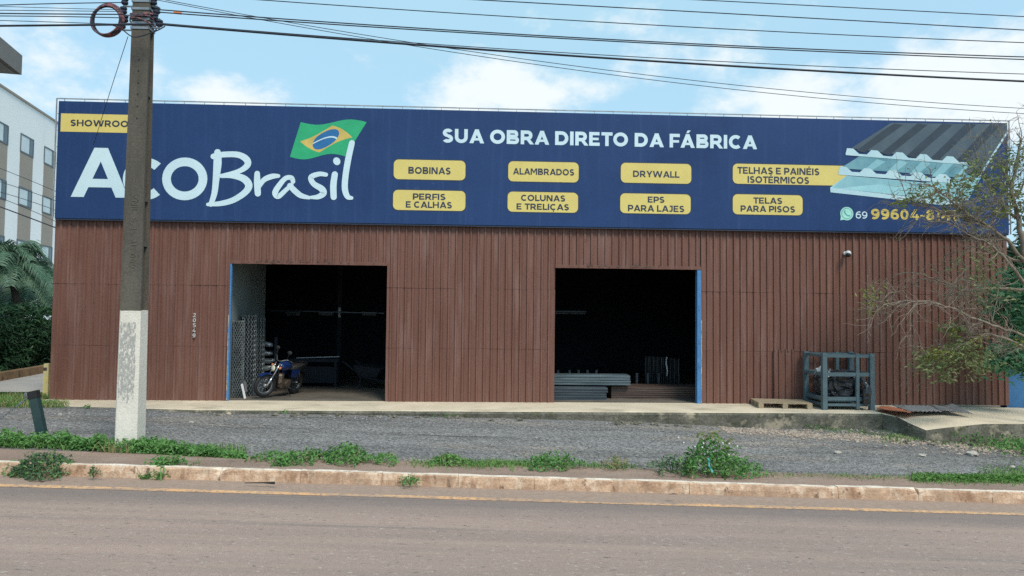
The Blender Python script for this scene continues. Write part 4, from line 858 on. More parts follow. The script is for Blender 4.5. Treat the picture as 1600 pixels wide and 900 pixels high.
ins = [(196,3),(194,17),(196,30),(192,40),(246,17),(250,37),(241,3),(243,27)]
for px, py in ins:
    q = pl(px,py); s_ = -1 if px < 220 else 1; b = MB(); b.lathe(q+np.array([0,-.02,-.055]), (0,0,1), [(0,.03),(.02,.05),(.045,.05),(.05,.034),(.062,.034),(.07,.05),(.095,.05),(.11,.025)], 12); io = b.build('insulator', M_PORC, up_)
    b = MB(); b.bar(q+np.array([0,-.02,-.075]), (s_*(hw(q[2])+.004),-.02,q[2]-.075), .03, .016); b.bar(q+np.array([0,-.02,-.075]), q+np.array([0,-.02,.075]), .012); b.build('bracket', M_STEEL, io)
cc = pl(168,34); co_ = thing('cable_coil', 'ring of black and red service cable hanging left of the pole top', 'cable coil', (PX+cc[0],YP-.05,PZ+cc[2]))
for i, (m, R0, nm) in enumerate(((M_CABLE,.215,'black_turns'), (M_REDTAPE,.225,'red_turns'))):
    b = MB()
    for k in range(4): b.torus((.008*k,.014*k-.02*i,.004*k), (0.12,1,.05*k-.08), R0+.007*k, .012, 36, 6)
    b.build(nm, m, co_, True)
b = MB()
for k in range(5):                                     # cable loops wound round the pole head
    z = pl(220,22+4*k)[2]; w_, d = hw(z)+.03, hd(z)+.03; pts = [(w_*1.02*math.cos(a)*(1.15), d*1.25*math.sin(a), z+.05*math.sin(a*1+k)+.02*nz(k,a)) for a in np.linspace(0,2*math.pi,20)]; b.tube(pts, .010, 5)
lo_ = b.build('wound_cable', M_REDTAPE); lo_.location = (PX,YP,PZ); tag(lo_, 'red and black cable turns wound round the pole head', 'cable')

# ------------------------------------------------------------------ overhead wires: each a parabola through measured points in its own vertical plane
def wire(pts, Y, r, lab, ext=(0,0), Y2=None):
    """pts: picture points read off the photograph; the wire hangs in a vertical plane from depth Y to Y2."""
    Y2 = Y if Y2 is None else Y2; k = len(pts); W3 = [aty(px,py,Y+(Y2-Y)*i/(k-1)) for i, (px,py) in enumerate(pts)]
    x = np.array([p[0] for p in W3]); yv = np.polyfit(x, [p[1] for p in W3], 1); zv = np.polyfit(x, [p[2] for p in W3], 2 if k > 2 else 1)
    xs = np.linspace(x.min()-ext[0], x.max()+ext[1], 60); b = MB(); b.tube([(a, np.polyval(yv,a), np.polyval(zv,a)) for a in xs], r, 5)
    return tag(b.build('overhead_wire', M_CABLE), lab, 'wire', 'overhead wires')
wire([(1095,0),(1350,13),(1600,26)], -4.2, .0075, 'thin wire crossing the topmost right corner of the sky', (4,14))
wire([(715,-2),(1150,22),(1600,47)], -4.2, .0085, 'second wire from the top at the right edge', (5,14))
wire([(385,-2),(800,27),(1200,48),(1600,67)], -4.3, .0075, 'third wire from the top at the right edge', (2,14))
wire([(246,15),(800,53),(1200,74),(1600,89)], -4.3, .0095, 'upper strand of the twin wires leaving the pole beside the orange sleeve', (0,14))
wire([(246,19),(800,55.5),(1200,77),(1600,93)], -4.32, .0095, 'lower strand of the twin wires leaving the pole beside the orange sleeve', (0,14))
wire([(250,36),(800,78),(1200,99),(1600,116)], -4.35, .0065, 'thin wire running just above the thickest cable on the right', (0,14))
wire([(250,39),(520,58),(800,82),(1200,107),(1600,127)], -4.35, .017, 'thickest black cable running from the pole to the right edge', (0,14))
wire([(255,-6),(430,33),(650,72),(900,105),(1250,141),(1600,169)], -3.2, .006, 'upper of the two thin lowest sagging wires on the right', (0,10), -2.2)
wire([(240,-6),(430,37),(650,76),(900,111),(1250,149),(1600,177)], -3.2, .006, 'lowest thin sagging wire on the right', (0,10), -2.2)
wire([(0,8),(95,5.5),(190,4)], -4.4, .0075, 'topmost wire entering the pole from the left', (9,0))
wire([(0,10),(100,13),(193,15.5)], -4.4, .0045, 'hair thin wire below the topmost one on the left', (9,0))
wire([(0,16),(100,17),(193,18)], -4.4, .0055, 'thin wire just above the thicker twin wires on the left', (9,0))
wire([(0,21),(100,22),(193,22.5)], -4.4, .0095, 'thicker twin wire running into the cable coil on the left', (9,0))
wire([(0,25),(100,26),(193,28)], -4.4, .0075, 'wire passing through the upper half of the cable coil', (9,0))
wire([(0,32),(100,35),(193,38)], -4.4, .0055, 'thin wire passing through the middle of the cable coil', (9,0))
wire([(0,40.5),(100,39.5),(240,38)], -4.6, .016, 'thickest black cable reaching the pole from the left', (9,0))
wire([(200,58),(184,104),(170,150),(158,190),(146,226)], -4.2, .005, 'thin drop wire slanting from the pole down across the sign', (0,0), -1.2)
for i, (l, lab) in enumerate(((((0,263),(40,279),(85,298)),'topmost wire crossing the white building'), (((0,284),(40,297),(85,313)),'second wire down crossing the white building'), (((0,300),(40,312),(85,328)),'third wire down crossing the white building'), (((0,309),(40,325),(85,345)),'fourth wire down crossing the white building'))):
    wire(l, 8.0, .009, lab, (6,6))
wire([(0,323),(40,338),(85,355)], 8.0, .019, 'thick lowest cable crossing the white building', (6,6))
a = aty(277,20.3,-4.31); b = MB(); b.tube([(a[0]-.05,-4.31,a[2]+.004),(a[0]+.06,-4.31,a[2]-.004)], .019, 8); tag(b.build('cable_sleeve', M_AMBER), 'orange sleeve clamped on the twin wires right of the pole', 'sleeve')
b = MB(); q = [aty(x,y,-4.55) for x, y in ((170,38),(188,44),(206,57),(222,56),(245,48),(258,41))]; b.tube(smooth(q), .009, 5); tag(b.build('cable_loop', M_CABLE), 'slack black cable loop sagging round the pole front', 'cable')

# ------------------------------------------------------------------ white building at the left
ha = -.168; hd_ = np.array([math.sin(ha), math.cos(ha), 0]); hn_ = np.array([hd_[1], -hd_[0], 0]); HP = np.array([-14.28,24.59,0])
hb_ = thing('apartment_building', 'white three storey building with taupe strips between its windows', 'building', HP)
hb_.rotation_euler = (0,0,math.atan2(hd_[1],hd_[0]))   # local x runs along the facade away from the street, local -y is its face
def hp(b, name, m, parent=None): return b.build(name, m, parent or hb_)
b = MB(); b.box((-26,0,-.3), (14,12,12.06)); hp(b, 'wall', M_HOTELW)
b = MB(); b.box((-26.1,-.06,12.062), (14.1,12.1,12.16)); hp(b, 'roof_cap', M_HOTELB)
cols = [-23.15+2.82*i for i in range(13)]
for c in cols:
    x0, x1 = c+.0, c+1.52
    for z1 in (10.44,7.85,5.26,2.67):
        if z1 < 5: continue
        z0 = z1-.86
        b = MB()
        b.box((x0,-.03,z0-.03), (x0+.07,-.002,z1+.03)); b.box((x1-.07,-.03,z0-.03), (x1,-.002,z1+.03)); b.box((x0+.07,-.03,z1-.04), (x1-.07,-.002,z1+.03)); b.box((x0+.07,-.03,z0-.03), (x1-.07,-.002,z0+.04)); b.box((x1-.50,-.033,z0+.04), (x1-.44,-.002,z1-.04))
        f_ = hp(b, 'window', M_WINFRAME)
        b = MB(); b.box((x1-.44,-.018,z0+.04), (x1-.07,-.004,z1-.04)); b.build('pane', M_GLASS, f_); b = MB(); b.box((x0+.07,-.014,z0+.04), (x1-.50,-.004,z1-.04)); b.build('blind', M_BLIND, f_)
    for z1, z0 in ((10.44-.895,7.885), (7.85-.895,5.295), (5.26-.895,2.0)):
        b = MB(); b.box((x0+.02,-.012,z0), (x1-.02,-.001,z1)); hp(b, 'taupe_panel', M_HOTELB)
# canopy corner, nearer the street
cp = aty(35,87,2.0); cn = thing('flat_canopy', 'taupe flat canopy roof corner at the upper left edge', 'canopy', (cp[0],2.0,0)); cn.rotation_euler = (0,0,math.atan2(hd_[1],hd_[0])+.03)
zt1, zt0 = aty(35,87,2.0)[2], aty(35,117,2.0)[2]
b = MB(); b.box((-9,0,zt0), (0,7,zt1)); b.build('fascia', M_TAUPE, cn); b = MB(); b.box((-8.9,.1,zt0-.012), (-.1,6.9,zt0-.003)); b.build('soffit', M_SOFFIT, cn)
for x in (-8,-2.2): b = MB(); b.box((x,5.2,-.1), (x+.4,5.6,zt0-.013)); b.build('column', M_TAUPE, cn)

# boundary wall, hedge, low wall
p0, p1 = atz(-40,604,0.0), atz(92,579.5,0.0); hv = p1-p0; hl_ = np.linalg.norm(hv); hv /= hl_; hnrm = np.array([hv[1],-hv[0],0])
if hnrm[0] < 0: hnrm = -hnrm
def along(t, o, z): q = p0+hv*t-hnrm*o; return (q[0], q[1], z)
b = MB(); Ls = hl_+3
b.hexa([along(-8,0,-.05),along(Ls,0,-.05),along(Ls,.22,-.05),along(-8,.22,-.05)], [along(-8,0,.22),along(Ls,0,.22),along(Ls,.22,.22),along(-8,.22,.22)])
tag(b.build('low_wall', mat('stained_ochre_wall', (.33,.21,.11), (.20,.125,.07), scale=3, rough=.9, fine=.2, spots=[((.06,.045,.03),4,.55,.65,(2,2,1))])), 'low ochre stained wall at the foot of the dark hedge', 'wall')
hg = thing('hedge', 'tall dense dark green hedge on the low wall at the left', 'hedge', along(hl_/2,1.2,0)); n = 15000; o3 = np.array(along(hl_/2,1.2,0))
t = rng.uniform(-8,Ls,n); z = .2+rng.random(n)**.8*1.75; top_ = 1.80+np.array([.22*nz(a*.9)+.10*nz(a*3) for a in t]); z = np.minimum(z*top_/2.2, top_)
dep = .25+.18*np.array([nz(a*1.3,c*1.5) for a, c in zip(t,z)])+rng.random(n)*.25; ontop = rng.random(n) < .3; dep = np.where(ontop, rng.random(n)*1.5+.3, dep); z = np.where(ontop, top_+rng.normal(size=n)*.05, z)
C = np.array([along(a,d,c) for a, d, c in zip(t,dep,z)])-o3; b = MB(); b.leaves(C, .17, up=.1, asp=.35); b.build('foliage', M_HEDGE, hg)
b = MB(); q = lambda a, d, c: np.array(along(a,d,c))-o3; b.hexa([q(-8,.55,.2),q(Ls,.55,.2),q(Ls,1.8,.2),q(-8,1.8,.2)], [q(-8,.6,1.5),q(Ls,.6,1.5),q(Ls,1.7,1.5),q(-8,1.7,1.5)]); b.build('inner_growth', M_HEDGE, hg)
b = MB(); b.hexa([along(-8,4.6,-.05),along(Ls+6,4.6,-.05),along(Ls+6,4.85,-.05),along(-8,4.85,-.05)], [along(-8,4.6,3.4),along(Ls+6,4.6,3.4),along(Ls+6,4.85,3.4),along(-8,4.85,3.4)])
tag(b.build('boundary_wall', M_GREYWALL), 'plain grey wall behind the palms and hedge', 'wall')
def palm(px, py, dist_o, r, lean, lab, seed):
    """px, py: crown centre as seen; dist_o: metres behind the hedge front"""
    rs = np.random.default_rng(seed); d = ray(px,py); t_ = ((p0-hnrm*dist_o-CAM)@hnrm)/(d@hnrm); c = CAM+d*t_
    o = thing('palm_tree', lab, 'palm', (c[0]-lean*1.0,c[1],0), 'palms behind the hedge'); base = np.array([c[0]-lean,c[1],0])
    cr = c-base; b = MB(); pts = smooth([(0,0,0),(cr[0]*.25,0,cr[2]*.4),(cr[0]*.6,0,cr[2]*.7),tuple(cr)],5); b.tube(pts, list(np.linspace(.14,.11,len(pts)-3))+[.14,.20,.22], 9)
    for k in range(26): a = rs.random()*6.28; b.tube([cr+np.array([0,0,-.12]), cr+np.array([.22*math.cos(a),.22*math.sin(a),-.22-.2*rs.random()])], [.05,.02], 5)
    b.build('trunk', M_PALMBARK, o, True)
    b = MB(); b2 = MB()
    for k in range(34):
        a = rs.random()*6.283; el = rs.uniform(-.2,1.15); L_ = r*(.8+.35*rs.random()); dirh = np.array([math.cos(a),math.sin(a),0]); P = []
        for s_ in np.linspace(0,1,13): P.append(cr+dirh*L_*(math.cos(el)*s_*(1-.12*s_))+np.array([0,0,L_*(math.sin(el)*s_-.75*s_*s_)]))
        b.tube(P, list(np.linspace(.018,.004,13)), 4)
        sd_ = np.cross(dirh,[0,0,1])
        for i in range(1,13):
            for q_ in range(4):
                pt = P[i-1]+(P[i]-P[i-1])*q_/4; tl = (P[i]-P[i-1]); tl /= np.linalg.norm(tl)
                for s_ in (-1,1):
                    ll = L_*.34*(1-.5*(i/12)**2)*(.8+.4*rs.random()); e = sd_*s_*.75+tl*.55+np.array([0,0,.15-.3*rs.random()]); e /= np.linalg.norm(e)
                    m = pt+e*ll*.55+np.array([0,0,.02]); tip = pt+e*ll+np.array([0,0,-.28*ll]); w_ = tl*.016
                    b.add([pt-w_,pt+w_,m+w_*1.1,m-w_*1.1,tip], [(0,1,2,3),(3,2,4)])
    b.build('crown', M_PALM, o)
palm(12,408,3.0,2.1,-.7,'palm with the largest crown at the far left edge above the hedge',1); palm(48,432,3.4,1.75,.85,'slanting palm in the middle of the three above the hedge',2); palm(70,446,3.0,1.5,.25,'shortest palm, nearest the warehouse corner',3); 

# posts by the driveway
a = aty(72.5,622,.6); yp = thing('yellow_post', 'weathered yellow square post beside the warehouse corner', 'post', (a[0],.6,0)); zt3 = aty(72.5,568,.6)[2]
b = MB(); b.hexa(sect(-.02,-.055,.055,-.055,.055), sect(zt3,-.05,.05,-.05,.05)); b.build('shaft', M_YPOST, yp); b = MB(); b.box((-.052,-.06,zt3-.14), (.02,-.0555,zt3-.08)); b.build('rusty_patch', M_RUSTPROF, yp)
b = MB(); b.box((-.06+.13,.05,0), (-.06+.21,.13,zt3-.25)); b.build('side_stub', M_WHITEPL, yp)
b1, t1 = aty(66,679,-4.0), aty(52,612,-4.0); gp = thing('leaning_post', 'short dark green steel post leaning left among the roadside weeds', 'post', (b1[0],-4.0,b1[2]))
b = MB(); v_ = t1-b1; b.bar(np.array([0,0,0])-v_*.12, v_, .125, .09, up=(0,1,0)); b.build('shaft', M_GREENSTEEL, gp)
b = MB(); u_ = v_/np.linalg.norm(v_); b.bar(v_-u_*.10, v_+u_*.012, .137, .102, up=(0,1,0)); b.build('cap', M_BLACK, gp)
b = MB(); b.torus(v_+np.array([-.09,-.03,-.05]), (.3,1,.2), .028, .009, 14, 6); b.bar(v_+np.array([-.05,-.03,-.07]), v_+np.array([-.11,-.03,-.03]), .03, .02); b.build('shackle', M_STEEL, gp)
b = MB(); ca = aty(45,620,-4.03); ce = aty(-60,690,-4.2); P = smooth([ca, ca*.66+ce*.34+np.array([0,0,-.035]), ca*.33+ce*.67+np.array([0,0,-.035]), ce],16)
for i in range(0,len(P)-1):
    c = (P[i]+P[i+1])/2; d = P[i+1]-P[i]; l = np.linalg.norm(d)/2; d /= 2*l; s_ = np.array([0,1.0,0]) if i % 2 else np.cross(d,[0,1.0,0]); ring_ = [c+d*(l*1.25)*math.cos(a_)+s_*.013*math.sin(a_) for a_ in np.linspace(0,2*math.pi,9)]; b.tube(ring_, .0048, 4, False)
tag(b.build('chain', M_STEEL), 'steel chain hanging from the leaning green post to the left', 'chain')

# ------------------------------------------------------------------ crate, pallet, sheets
x0, x1 = 15.50, 16.46; y0, y1 = -.98, -.16; zc = 1.12
cr_ = thing('steel_crate', 'open grey blue steel frame crate on the apron before the wall', 'crate', ((x0+x1)/2,(y0+y1)/2,.0)); cw, cd_ = (x1-x0)/2, (y1-y0)/2
for sx in (-1,1):
    for sy in (-1,1): b = MB(); b.box((sx*cw-.045,sy*cd_-.045,.0), (sx*cw+.045,sy*cd_+.045,zc)); b.box((sx*cw-.05,sy*cd_-.05,.0), (sx*cw+.05,sy*cd_+.05,.02)); b.build('corner_post', M_CRATE, cr_)
for sy in (-1,1): b = MB(); b.box((.19-.032,sy*(cd_+.004)-.03,.02), (.19+.032,sy*(cd_+.004)+.03,zc-.004)); b.build('middle_post', M_CRATE, cr_)
for z, h in ((.10,.05),(.22,.07),(.70,.075),(zc-.055,.06)):
    for sy in (-1,1):
        if z < .2 and sy > 0: continue
        b = MB(); b.box((-cw+.046,sy*cd_-.025,z-h/2), (cw-.046,sy*cd_+.025,z+h/2)); b.build('rail', M_CRATE, cr_)
    for sx in (-1,1): b = MB(); b.box((sx*cw-.025,-cd_+.046,z-h/2+.003), (sx*cw+.025,cd_-.046,z+h/2-.003)); b.build('side_rail', M_CRATE, cr_)
b = MB(); b.box((-cw+.03,-cd_+.03,.15), (cw-.03,cd_-.03,.17)); b.build('floor_plate', M_CRATE, cr_)
bx_, by_ = (x0+x1)/2, (y0+y1)/2
# crumpled black film bundle
b = MB(); n, k = 64, 40; V = []
for i in range(k+1):
    th = math.pi*i/k
    for j in range(n):
        ph = 2*math.pi*j/n; d = Vector((math.sin(th)*math.cos(ph), math.sin(th)*math.sin(ph), math.cos(th)))
        sq = lambda v, e: math.copysign(abs(v)**e, v)
        base = Vector((sq(d.x,.5)*.455, sq(d.y,.6)*.35, sq(d.z,.6)*.31))
        rdg = abs(mnoise.noise(Vector((base.x*9+base.z*4, base.y*6, base.z*3)))); r2 = abs(mnoise.noise(Vector((base.x*17-base.z*7, base.y*14, base.z*8+4))))
        V.append(base*(1.0-.34*rdg-.14*r2))
F = [(i*n+j, (i+1)*n+j, (i+1)*n+(j+1)%n, i*n+(j+1)%n) for i in range(k) for j in range(n)]
b.add([(v.x,v.y,v.z) for v in V], F); pb = b.build('plastic_bundle', M_PLASTIC, smooth=False); pb.location = (bx_,by_,.46); tag(pb, 'crumpled black plastic film bundle filling the steel crate', 'plastic bundle')
b = MB(); P = [(.28,-.43,.62),(.33,-.47,.50),(.345,-.485,.40),(.335,-.495,.28),(.33,-.49,.15),(.33,-.475,.06)]; b.tube(smooth(P,4), [.03,.03,.035,.04,.05,.055,.065,.075,.082,.086,.088,.088,.086,.08,.075,.07,.06,.05,.04,.02,.012], 12)
b.v = [(x+.02*nz(x*20,z*14), y+.02*nz(z*18,x*9), z+.01*nz(x*15,y*15)) for x, y, z in b.v]; tl_ = b.build('hanging_film', M_PLASTIC, pb); tl_.location = (0,0,-.44)
b = MB()
for i in range(26): a_ = rng.normal(size=3)*np.array([.07,.05,.02])+np.array([-.40+.02*(i % 3),-.12,.26]); b.add([a_, a_+rng.normal(size=3)*.05, a_+np.array([.02,0,.13*rng.random()])], [(0,1,2)])
cp_ = b.build('torn_film', M_WHITEPL, pb)
b = MB(); b.torus((.20,-.30,-.02), (0,1,.1), .055, .02, 16, 6); b.build('cardboard_core', M_WOOD, pb, True)
# pallet
pc = [atz(1190,637,0), atz(1266,636,0)]; pxm, pym = (pc[0][0]+pc[1][0])/2, -.52; pa = thing('pallet', 'weathered wooden pallet lying flat left of the steel crate', 'pallet', (pxm-.05,-.48,0)); pw, pd = .52, .38
for i in range(7): y = -pd+2*pd*(i+.5)/7; b = MB(); b.box((-pw+.01*nz(i*3.3),y-.048,.098), (pw+.01*nz(i*5.),y+.048,.116+.004*nz(i))); b.build('deck_board', M_WOOD, pa)
for x in (-pw+.05,0,pw-.05):
    b = MB(); b.box((x-.045,-pd+.003,.08), (x+.045,pd-.003,.0975)); b.box((x-.045,-pd+.002,.0), (x+.045,pd-.002,.016)); b.build('stringer_board', M_WOOD, pa)
    for y in (-pd+.06,0,pd-.06): b = MB(); b.box((x-.05,y-.055,.0165), (x+.05,y+.055,.0795)); b.build('block', M_WOOD, pa)
pa.rotation_euler = (0,0,math.radians(-9))
# sheets lying on the apron
def flat_sheet(name, cs, m, lab, wav, z, lift=0.0):
    P = [np.array(c) for c in cs]; b = MB(); n = 40; rows = []
    for j in range(7):
        v = j/6; rows.append([])
        for i in range(n+1):
            u = i/n; q_ = (P[0]*(1-u)+P[1]*u)*(1-v)+(P[3]*(1-u)+P[2]*u)*v; rows[-1].append((q_[0], q_[1], q_[2]+z+wav*math.sin(i*math.pi/2)+.02*max(0,nz(u*3,v*2+z*50))+lift*max(0,u-.6)*v*2))
    b.grid(rows); lowr = [[(x, y, zz_-.006) for x, y, zz_ in r] for r in rows]; b.grid(lowr); return tag(b.build(name, m), lab, 'metal sheet')
flat_sheet('metal_sheet', (atz(1368,640.0,0), atz(1420,646.5,-.02), atz(1440,643,-.02), atz(1378,635.5,0)), M_ORANGE, 'orange red sheet lying flat beside the steel crate', .003, .022)
flat_sheet('metal_sheet', (atz(1422,646,-.03), atz(1492,646.5,-.04), atz(1462,637.2,-.01), atz(1392,635.4,0)), M_ZINC, 'grey zinc sheet overlapping the orange one on the apron', .008, .040)
flat_sheet('metal_sheet', (atz(1470,646,-.04), atz(1520,651,-.05), atz(1488,641,-.03), atz(1455,637.2,-.01)), M_ZINC, 'bent grey zinc sheet with a raised edge at the right', .006, .058, .10)
b = MB(); b.box((20.03,.10,-.6), (24,.30,.83)); tag(b.build('blue_wall', M_BLUEWALL), 'faded blue painted wall at the right end of the warehouse', 'wall')

# ------------------------------------------------------------------ trees at the right
def twig(b, p, d, L_, r, depth, tips, rs):
    n = 5; P = [np.array(p)]; d = np.array(d, float); d /= np.linalg.norm(d)
    for i in range(n):
        d = d+rs.normal(size=3)*.24*np.array([1,.7,1]); d /= np.linalg.norm(d); P.append(P[-1]+d*L_/n)
    b.tube(P, list(np.linspace(r,r*.45,n+1)), 4)
    if depth == 0: tips.append(P[-1]); return
    for i in range(2,n+1):
        for _ in range(1 if rs.random() < .7 else 2):
            e = d+rs.normal(size=3)*.75*np.array([1,.6,1]); twig(b, P[i], e, L_*(.45+.35*rs.random()), r*.55, depth-1, tips, rs)
rs = np.random.default_rng(5); YT = -2.3
tr = thing('bare_tree', 'half bare tree with grey twigs reaching in from the right edge', 'tree', (*aty(1655,720,YT)[:2],-.6)); org = np.array(tr.location)
limbs = [([(1655,730,0),(1648,600,0),(1630,500,0),(1608,420,0),(1597,370,0),(1588,325,0),(1580,295,.1),(1590,250,.2),(1596,215,.2)], (.075,.02)),
 ([(1606,415,0),(1575,378,-.1),(1540,352,-.2),(1512,333,-.3),(1488,316,-.35),(1468,300,-.4),(1452,288,-.5)], (.036,.008)),
 ([(1545,356,-.2),(1508,343,-.2),(1475,330,-.1),(1442,322,0),(1412,317,.1)], (.032,.008)),
 ([(1640,540,0),(1600,522,-.1),(1560,512,-.2),(1528,500,-.3),(1492,484,-.4),(1458,473,-.5),(1425,470,-.6),(1390,473,-.6),(1366,484,-.6)], (.026,.006)),
 ([(1618,455,0),(1560,450,.2),(1512,455,.3),(1480,442,.3),(1446,430,.3)], (.035,.008)),
 ([(1642,560,0),(1590,538,.2),(1548,523,.3),(1518,532,.4),(1484,550,.4),(1455,572,.4)], (.03,.006)),
 ([(1594,345,0),(1572,328,.1),(1552,302,.2),(1540,280,.3),(1530,262,.3)], (.03,.006)),
 ([(1604,410,0),(1560,399,.2),(1520,386,.3),(1498,402,.3)], (.03,.006)),
 ([(1620,470,0),(1585,420,-.4),(1550,385,-.6),(1520,370,-.6),(1490,352,-.6)], (.035,.007)),
 ([(1640,540,0),(1690,500,.2),(1750,482,.3),(1810,478,.3)], (.05,.008)), ([(1610,430,0),(1660,390,-.3),(1720,362,-.4),(1770,350,-.4)], (.04,.008)), ([(1600,375,0),(1640,330,.2),(1690,300,.2),(1720,270,.2)], (.035,.007)),
 ([(1582,300,.1),(1570,270,.2),(1575,240,.2)], (.02,.005)), ([(1590,310,0),(1602,275,0),(1606,250,0)], (.02,.005))]
b = MB(); tips = []
for li, (pts, (r0, r1)) in enumerate(limbs):
    P = smooth([aty(x,y,YT+dy)-org for x, y, dy in pts], 4); P = [q_+rs.normal(size=3)*.012 for q_ in P]; b.tube(P, list(np.linspace(r0,r1,len(P))), 7)
    if li == 0: P = P[16:]
    for i in range(2,len(P)):
        for _ in range(2 if rs.random() < .2 else 1):
            d = (P[i]-P[i-1]); d /= np.linalg.norm(d); e = d*.7+rs.normal(size=3)*.65*np.array([1,.7,1]); twig(b, P[i], e, .28+.38*rs.random(), .0085, 1 if rs.random() < .85 else 2, tips, rs)
b.build('trunk', M_BARK, tr, True)
def leafy(parent, org_, cl, Y, size, name, m, asp=.42):
    b = MB()
    for px, py, rp, n in cl:
        c = aty(px,py,Y)-org_; n = int(n*1.55); k = rp*.0145
        C = rng.normal(size=(n,3))*np.array([k*.6,k*.6,k*.5])+c; b.leaves(C, size, up=.5, asp=asp)
    return b.build(name, m, parent)
leafy(tr, org, [(1543,272,20,70),(1520,262,14,30),(1502,292,20,60),(1455,305,15,70),(1427,309,10,34),(1492,330,15,60),(1515,345,14,40),(1515,318,22,60),(1540,310,22,60),(1562,330,12,30),(1497,515,10,30),(1478,514,9,26),(1490,556,16,60),(1512,562,18,70),(1560,292,16,40),(1590,300,16,60),(1575,255,14,40),(1600,240,18,50),(1596,328,12,30),(1690,300,30,120),(1720,270,24,90),(1730,360,34,140),(1770,345,30,120),(1750,480,30,130),(1805,480,34,140),(1680,400,34,120),(1660,330,26,90),(1440,566,12,40),(1452,572,14,50),(1475,575,14,50),(1500,545,16,50),(1535,560,16,50),(1480,590,10,30),(1530,580,12,40),(1500,300,16,40),(1530,430,26,60),(1535,400,20,30),(1550,460,20,40)], YT-.1, .095, 'foliage', M_LEAFOLIVE)
leafy(tr, org, [(1363,460,9,34),(1360,482,11,40),(1452,554,11,34),(1474,552,10,28),(1560,335,8,22),(1408,316,8,22),(1490,516,7,16),(1528,535,10,20),(1595,535,10,24)], YT-.2, .08, 'young_foliage', M_LEAFYEL)
tp = np.array(tips); tp = tp[rs.random(len(tp)) < .22]; b = MB(); b.leaves(tp+rs.normal(size=tp.shape)*.02, .055, asp=.4); b.build('sparse_leaves', M_LEAFOLIVE, tr)
# green leafy tree close to the wall end
gt = thing('leafy_tree', 'bright green leafy tree pressed against the right end of the wall', 'tree', (20.6,-.9,-.6)); og = np.array(gt.location)
b = MB(); b.tube(smooth([(.9,0,-.1),(.8,0,1.2),(.5,0,2.2),(.2,0,3.2),(.35,.2,4.2)],4), list(np.linspace(.12,.03,17)), 8); b.tube(smooth([(.8,0,1.2),(.3,-.1,1.7),(-.3,-.2,1.8)],4), list(np.linspace(.05,.015,9)), 6); b.tube(smooth([(.6,0,2.0),(.1,-.1,2.7),(-.3,-.2,2.8)],4), list(np.linspace(.05,.015,9)), 6); b.build('trunk', M_BARK, gt, True)
leafy(gt, og, [(1568,462,22,150),(1590,478,24,170),(1562,488,16,90),(1585,440,18,110),(1604,455,24,150),(1575,555,20,140),(1595,570,24,170),(1562,568,14,80),(1610,540,26,150),(1600,505,20,100)], -1.0, .16, 'foliage', M_LEAFLUSH, .34)
dt = thing('shade_tree', 'dark green dense tree behind the right end of the warehouse', 'tree', (22.2,3.0,-.6)); od = np.array(dt.location)
b = MB(); b.tube([(0,0,0),(.1,0,1.5),(0,.1,3.0)], [.16,.12,.07], 9); b.build('trunk', M_BARK, dt, True)
leafy(dt, od, [(1590,425,30,500),(1610,440,44,700),(1585,460,30,400),(1640,430,60,800),(1592,405,22,260),(1600,500,50,600),(1620,550,60,700),(1660,480,60,700),(1625,390,40,300)], 3.0, .2, 'foliage', M_LEAFDARK)

